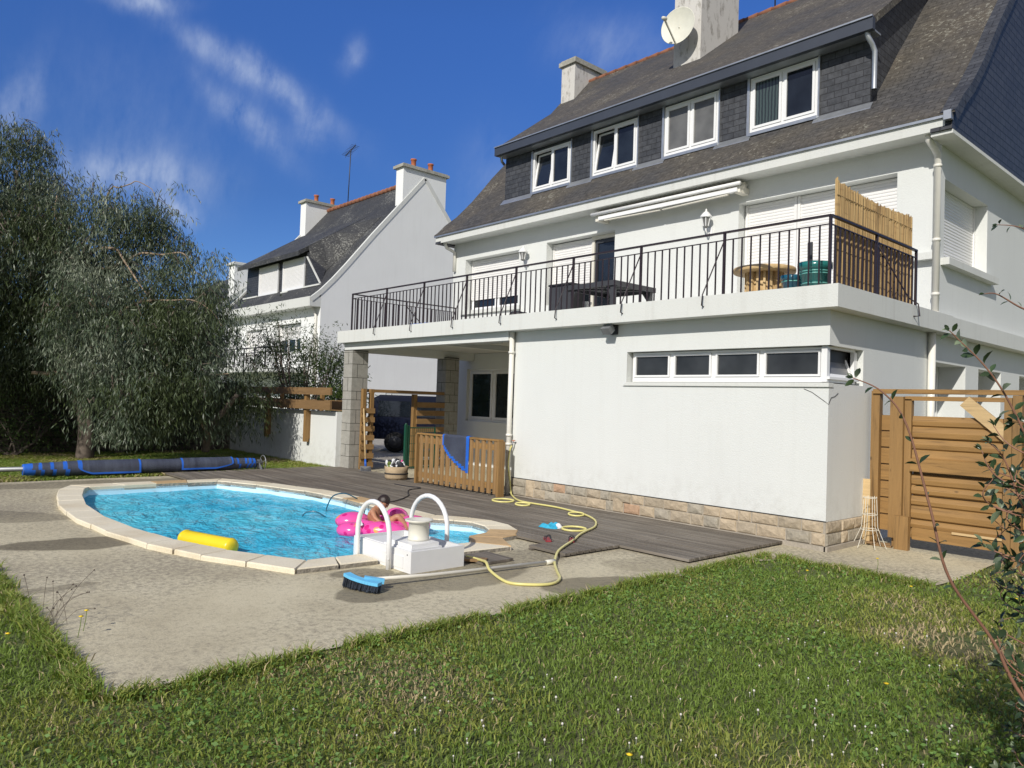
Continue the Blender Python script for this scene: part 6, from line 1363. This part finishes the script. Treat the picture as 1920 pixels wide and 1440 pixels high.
shoot([(3.8, -5.2, .1), (3.5, -5.3, .4), (3.39, -5.38, .48), (3.31, -5.46, .58), (3.26, -5.52, .75), (3.23, -5.57, .84)], .007, .035, .032, .05, Cs, Ds, Ls, st)
for k in range(125):
    z0 = rng.choice([rng.uniform(.05, .9), rng.uniform(.5, 1.55), rng.uniform(1.2, 1.75)], p=[.45, .40, .15]); y0 = rng.uniform(-5.75, -4.75); ed = 3.31-.226*(y0+5.65); x1 = ed+rng.uniform(-.02, .26)-(.09 if .7 < z0 < 1.4 and rng.random() < .5 else 0)
    b = Vector((3.95, -5.1+rng.uniform(-.3, .3), max(.05, z0-.6))); e = Vector((x1, y0, z0)); m_ = b.lerp(e, .6)+Vector((0, 0, .12))
    shoot([b, m_, e, e+Vector((rng.uniform(-.09, .03), rng.uniform(-.06, .06), rng.uniform(.0, .12)))], .005, .030, .034, .058, Cs, Ds, Ls, st)
n = len(Cs); print('shrub leaves', n); Lq = np.array(Ls)
ovals('foliage', np.array(Cs), np.array(Ds), Lq*1.0, Lq*.46, [M['cot_a'], M['cot_b']], (rng.random(n) < .30).astype(np.int32), SH)
obj('stem', st, M['twig'], SH)
# shrub body outside the frame: it throws the shade on the grass at the right
C_, D_, L_, W_, tw = sprays([(4.15, -5.5, 1.0, .45, 1.0, 1.0, 1.2), (4.1, -5.0, 1.9, .45, .9, .7, 1), (4.6, -3.9, 1.2, .7, .9, 1.1, 1), (4.9, -6.2, 1.6, .7, .6, 1.3, 1)], 420, 8, .1, .04, .07, .5, .25)
leaves('inner_foliage', C_, D_, L_, W_, [M['cot_a']], None, SH)

# --- lawn blades, denser near the camera
def lawn_ok(x, y_):
    a = (x > -.27+.03*np.sin(y_*9)) & ((y_ < -.80) | (x > 1.46)); b = y_ < -7.47; c = (x < -10.93) & (x > -16.95) & (y_ < -.28)
    d = (x > .95) & (y_ > -1.1) & (x < 1.4) & (y_ > -.9)
    return (a | b | c) & ~((x > -.27) & (x < 1.46) & (y_ > -.95+.35*np.abs(x-.9)*0)) & ~((x < 0) & (y_ > -.95) & (x > -10.9))
def scatter(n, x0, x1, y0, y1, dmin, dmax):
    x = rng.uniform(x0, x1, n); y_ = rng.uniform(y0, y1, n); P = np.stack([x, y_, np.zeros(n)], 1); d = np.hypot(x-CAM.x, y_-CAM.y)
    return P[lawn_ok(x, y_) & in_view(P, .10) & (d >= dmin) & (d < dmax)]
def patch(P): return np.sin(P[:, 0]*1.3+P[:, 1]*.7)+np.sin(P[:, 0]*.6-P[:, 1]*1.9+2)+.7*np.sin(P[:, 0]*3.1+P[:, 1]*2.3+1)+.6*np.sin(P[:, 1]*4.7-P[:, 0]*2.2)
def blades(P, hmin, hmax, w_, lean, mats, mi, name):
    n = len(P); an = rng.random(n)*6.283; s_ = np.stack([np.cos(an), np.sin(an), np.zeros(n)], 1); la = rng.random(n)*6.283; ln = (lean*(.3+rng.random(n)))[:, None]
    l_ = np.stack([np.cos(la), np.sin(la), np.zeros(n)], 1)*ln; h_ = (hmin+(hmax-hmin)*rng.random(n)**1.5)[:, None]; up = np.array([[0, 0, 1.]]); ww = w_*(.6+.8*rng.random(n))[:, None]
    b = P-up*.012; m1 = P+l_*h_*.35+up*h_*.55; tp = P+l_*h_*1.25+up*h_*.9
    V = np.stack([b-s_*ww/2, b+s_*ww/2, m1+s_*ww*.42, m1-s_*ww*.42, tp], 1).reshape(-1, 3); o_ = (np.arange(n)*5)[:, None]
    return V, o_+np.array([[0, 1, 2, 3]]), o_+np.array([[3, 2, 4]]), mi
VV, FQ, FT, MQ = [], [], [], []; off = 0
for (nn, x0, x1, y0, y1, a, b, h0, h1, w_) in [(520000, -5, 6, -10, 2, 0, 5.2, .010, .036, .0066), (330000, -5, 6, -10, 2, 5.2, 8, .012, .038, .009), (170000, -8, 8, -12, 5, 8, 14, .014, .042, .013), (120000, -17, -10.9, -10, -.2, 0, 40, .025, .07, .020)]:
    P = scatter(nn, x0, x1, y0, y1, a, b); pv = patch(P)+rng.normal(size=len(P))*.55
    bare = np.sin(P[:, 0]*4.3+P[:, 1]*1.1+1)*np.sin(P[:, 1]*3.7-P[:, 0]*.8+.5)+.25*rng.normal(size=len(P)); keep = ~((pv > 1.9) & (rng.random(len(P)) < .5)) & ~((bare > .93) & (rng.random(len(P)) < .75)); P, pv = P[keep], pv[keep]
    mi = np.where(pv+.35*rng.normal(size=len(P)) > 1.85, 2, np.where(pv > .35, 1, 0)); mi = np.where(rng.random(len(P)) < .04, 2, mi)
    V, q, t_, mi = blades(P, h0, h1, w_, 1.5, None, mi, ''); VV.append(V); FQ.append(q+off); FT.append(t_+off); MQ.append(mi); off += len(V); print('blades', len(P))
# ragged taller tufts along the edge of the concrete
ex = np.concatenate([np.stack([rng.uniform(-4, -.3, 5200), -7.50+rng.normal(size=5200)*.035-.03], 1), np.stack([-.25+rng.normal(size=8200)*.035+.03, rng.uniform(-7.5, -.9, 8200)], 1), np.stack([rng.uniform(-.1, 1.45, 2600), -.86+rng.normal(size=2600)*.05-.05], 1), np.stack([rng.uniform(-17, -11.1, 2500), -.30-np.abs(rng.normal(size=2500))*.08], 1)])
clump = (np.sin(ex[:, 0]*7.3+ex[:, 1]*5.1)+np.sin(ex[:, 1]*13.7-ex[:, 0]*9) > -.9); ex = ex[clump]; P = np.concatenate([ex, np.zeros((len(ex), 1))], 1); P = P[in_view(P, .1)]
V, q, t_, mi = blades(P, .03, .095, .009, .9, None, rng.choice(3, len(P), p=[.55, .35, .10]), ''); VV.append(V); FQ.append(q+off); FT.append(t_+off); MQ.append(mi)
g = npobj('grass', np.concatenate(VV), [np.concatenate(FQ), np.concatenate(FT)], [M['gr_a'], M['gr_b'], M['gr_c']], [np.concatenate(MQ), np.concatenate(MQ)])
tag(g, 'short patchy lawn grass with dry spots in front of the terrace', 'grass', kind='stuff')
# clover and other broad low leaves
P = np.concatenate([scatter(110000, -2, 6, -10, 2, 0, 9)]); k = (np.sin(P[:, 0]*1.9+1)+np.sin(P[:, 1]*1.7+P[:, 0])+.5*np.sin(P[:, 1]*5)+rng.normal(size=len(P))*.5) > .1; P = P[k]; P[:, 2] = .012+.022*rng.random(len(P))
n = len(P); D_ = rng.normal(size=(n, 3)); D_[:, 2] = np.abs(D_[:, 2])*.35; D_ /= np.linalg.norm(D_, axis=1)[:, None]; L_ = .014+.022*rng.random(n)**2
lo_ = leaves('clover', P, D_, L_, L_*.62, [M['gr_d'], M['gr_a']], (rng.random(n) < .3).astype(np.int32)); tag(lo_, 'low clover leaves mixed through the lawn', 'clover', kind='stuff')
a = MB(); P = scatter(1600, .3, 4, -8, -2, 0, 8); 
cc_ = [(1.9, -6.0), (2.5, -5.0), (2.2, -4.3), (1.6, -5.3), (2.8, -4.6), (1.3, -6.4), (2.0, -3.4)]
for k in range(105):
    c = cc_[k % 7]; x, y_ = c[0]+rng.normal()*.38, c[1]+rng.normal()*.38; z = rng.uniform(.018, .034); a.ball((x, y_, z), rng.uniform(.0045, .0075), 0, 6); a.bar((x, y_, 0), (x, y_, z), .0012)
tag(obj('clover_flowers', a, M['daisy']), 'tiny white clover flower heads scattered in the lawn', 'clover flowers', kind='stuff')
DL = ['yellow dandelion at the left edge of the photo', 'yellow flower leaning over the concrete at the left corner', 'lower yellow flower beside it over the concrete', 'yellow dandelion at the top of the lawn near the deck end', 'tall yellow flower on the concrete edge before the gate', 'yellow dandelion just inside the lawn before the gate', 'yellow dandelion in the lawn near the right shade', 'yellow dandelion at the bottom edge of the lawn', 'yellow dandelion beside the shrub at the right']
for k, (x, y_) in enumerate([(-1.57, -7.73), (-1.55, -7.30), (-1.42, -7.36), (.5, -1.45), (.83, -.62), (1.39, -1.27), (2.26, -4.03), (1.9, -5.91), (2.13, -.96)]):
    h = .13 if k in (1, 2, 4) else .05; t = thing('dandelion', DL[k], 'flower', (x, y_, 0), 'yellow flowers in the lawn')
    a = MB(); a.tube([(0, 0, 0), (.01, .01, h*.6), (.0, .015, h)], .0022, 5); obj('stalk', a, M['gr_a'], t, world=False); a = MB(); a.lathe([(.0, h-.002), (.008, h), (.016, h+.006), (.0, h+.010)], (0, .015, 0), 12); obj('flower_head', a, M['dandy'], t, world=False)
wd_ = thing('wild_weed', 'spindly weed with thin bare stalks at the left concrete corner', 'weed', (-1.75, -7.42, 0)); a = MB(); hd = MB()
for k in range(15):
    an = rng.uniform(0, 6.28); L0 = rng.uniform(.12, .42); b_ = Vector((-1.75+rng.normal()*.16, -7.46+rng.normal()*.05, 0)); tip = b_+Vector((math.cos(an)*.22, math.sin(an)*.14+.08, L0)); a.tube(smooth_path([b_, b_.lerp(tip, .5)+Vector((0, 0, .05)), tip], 4), .0013, 4); hd.ball(tip, .006, 0, 6)
obj('stalk', a, M['bark_d'], wd_); obj('seed_head', hd, M['bark_d'], wd_)
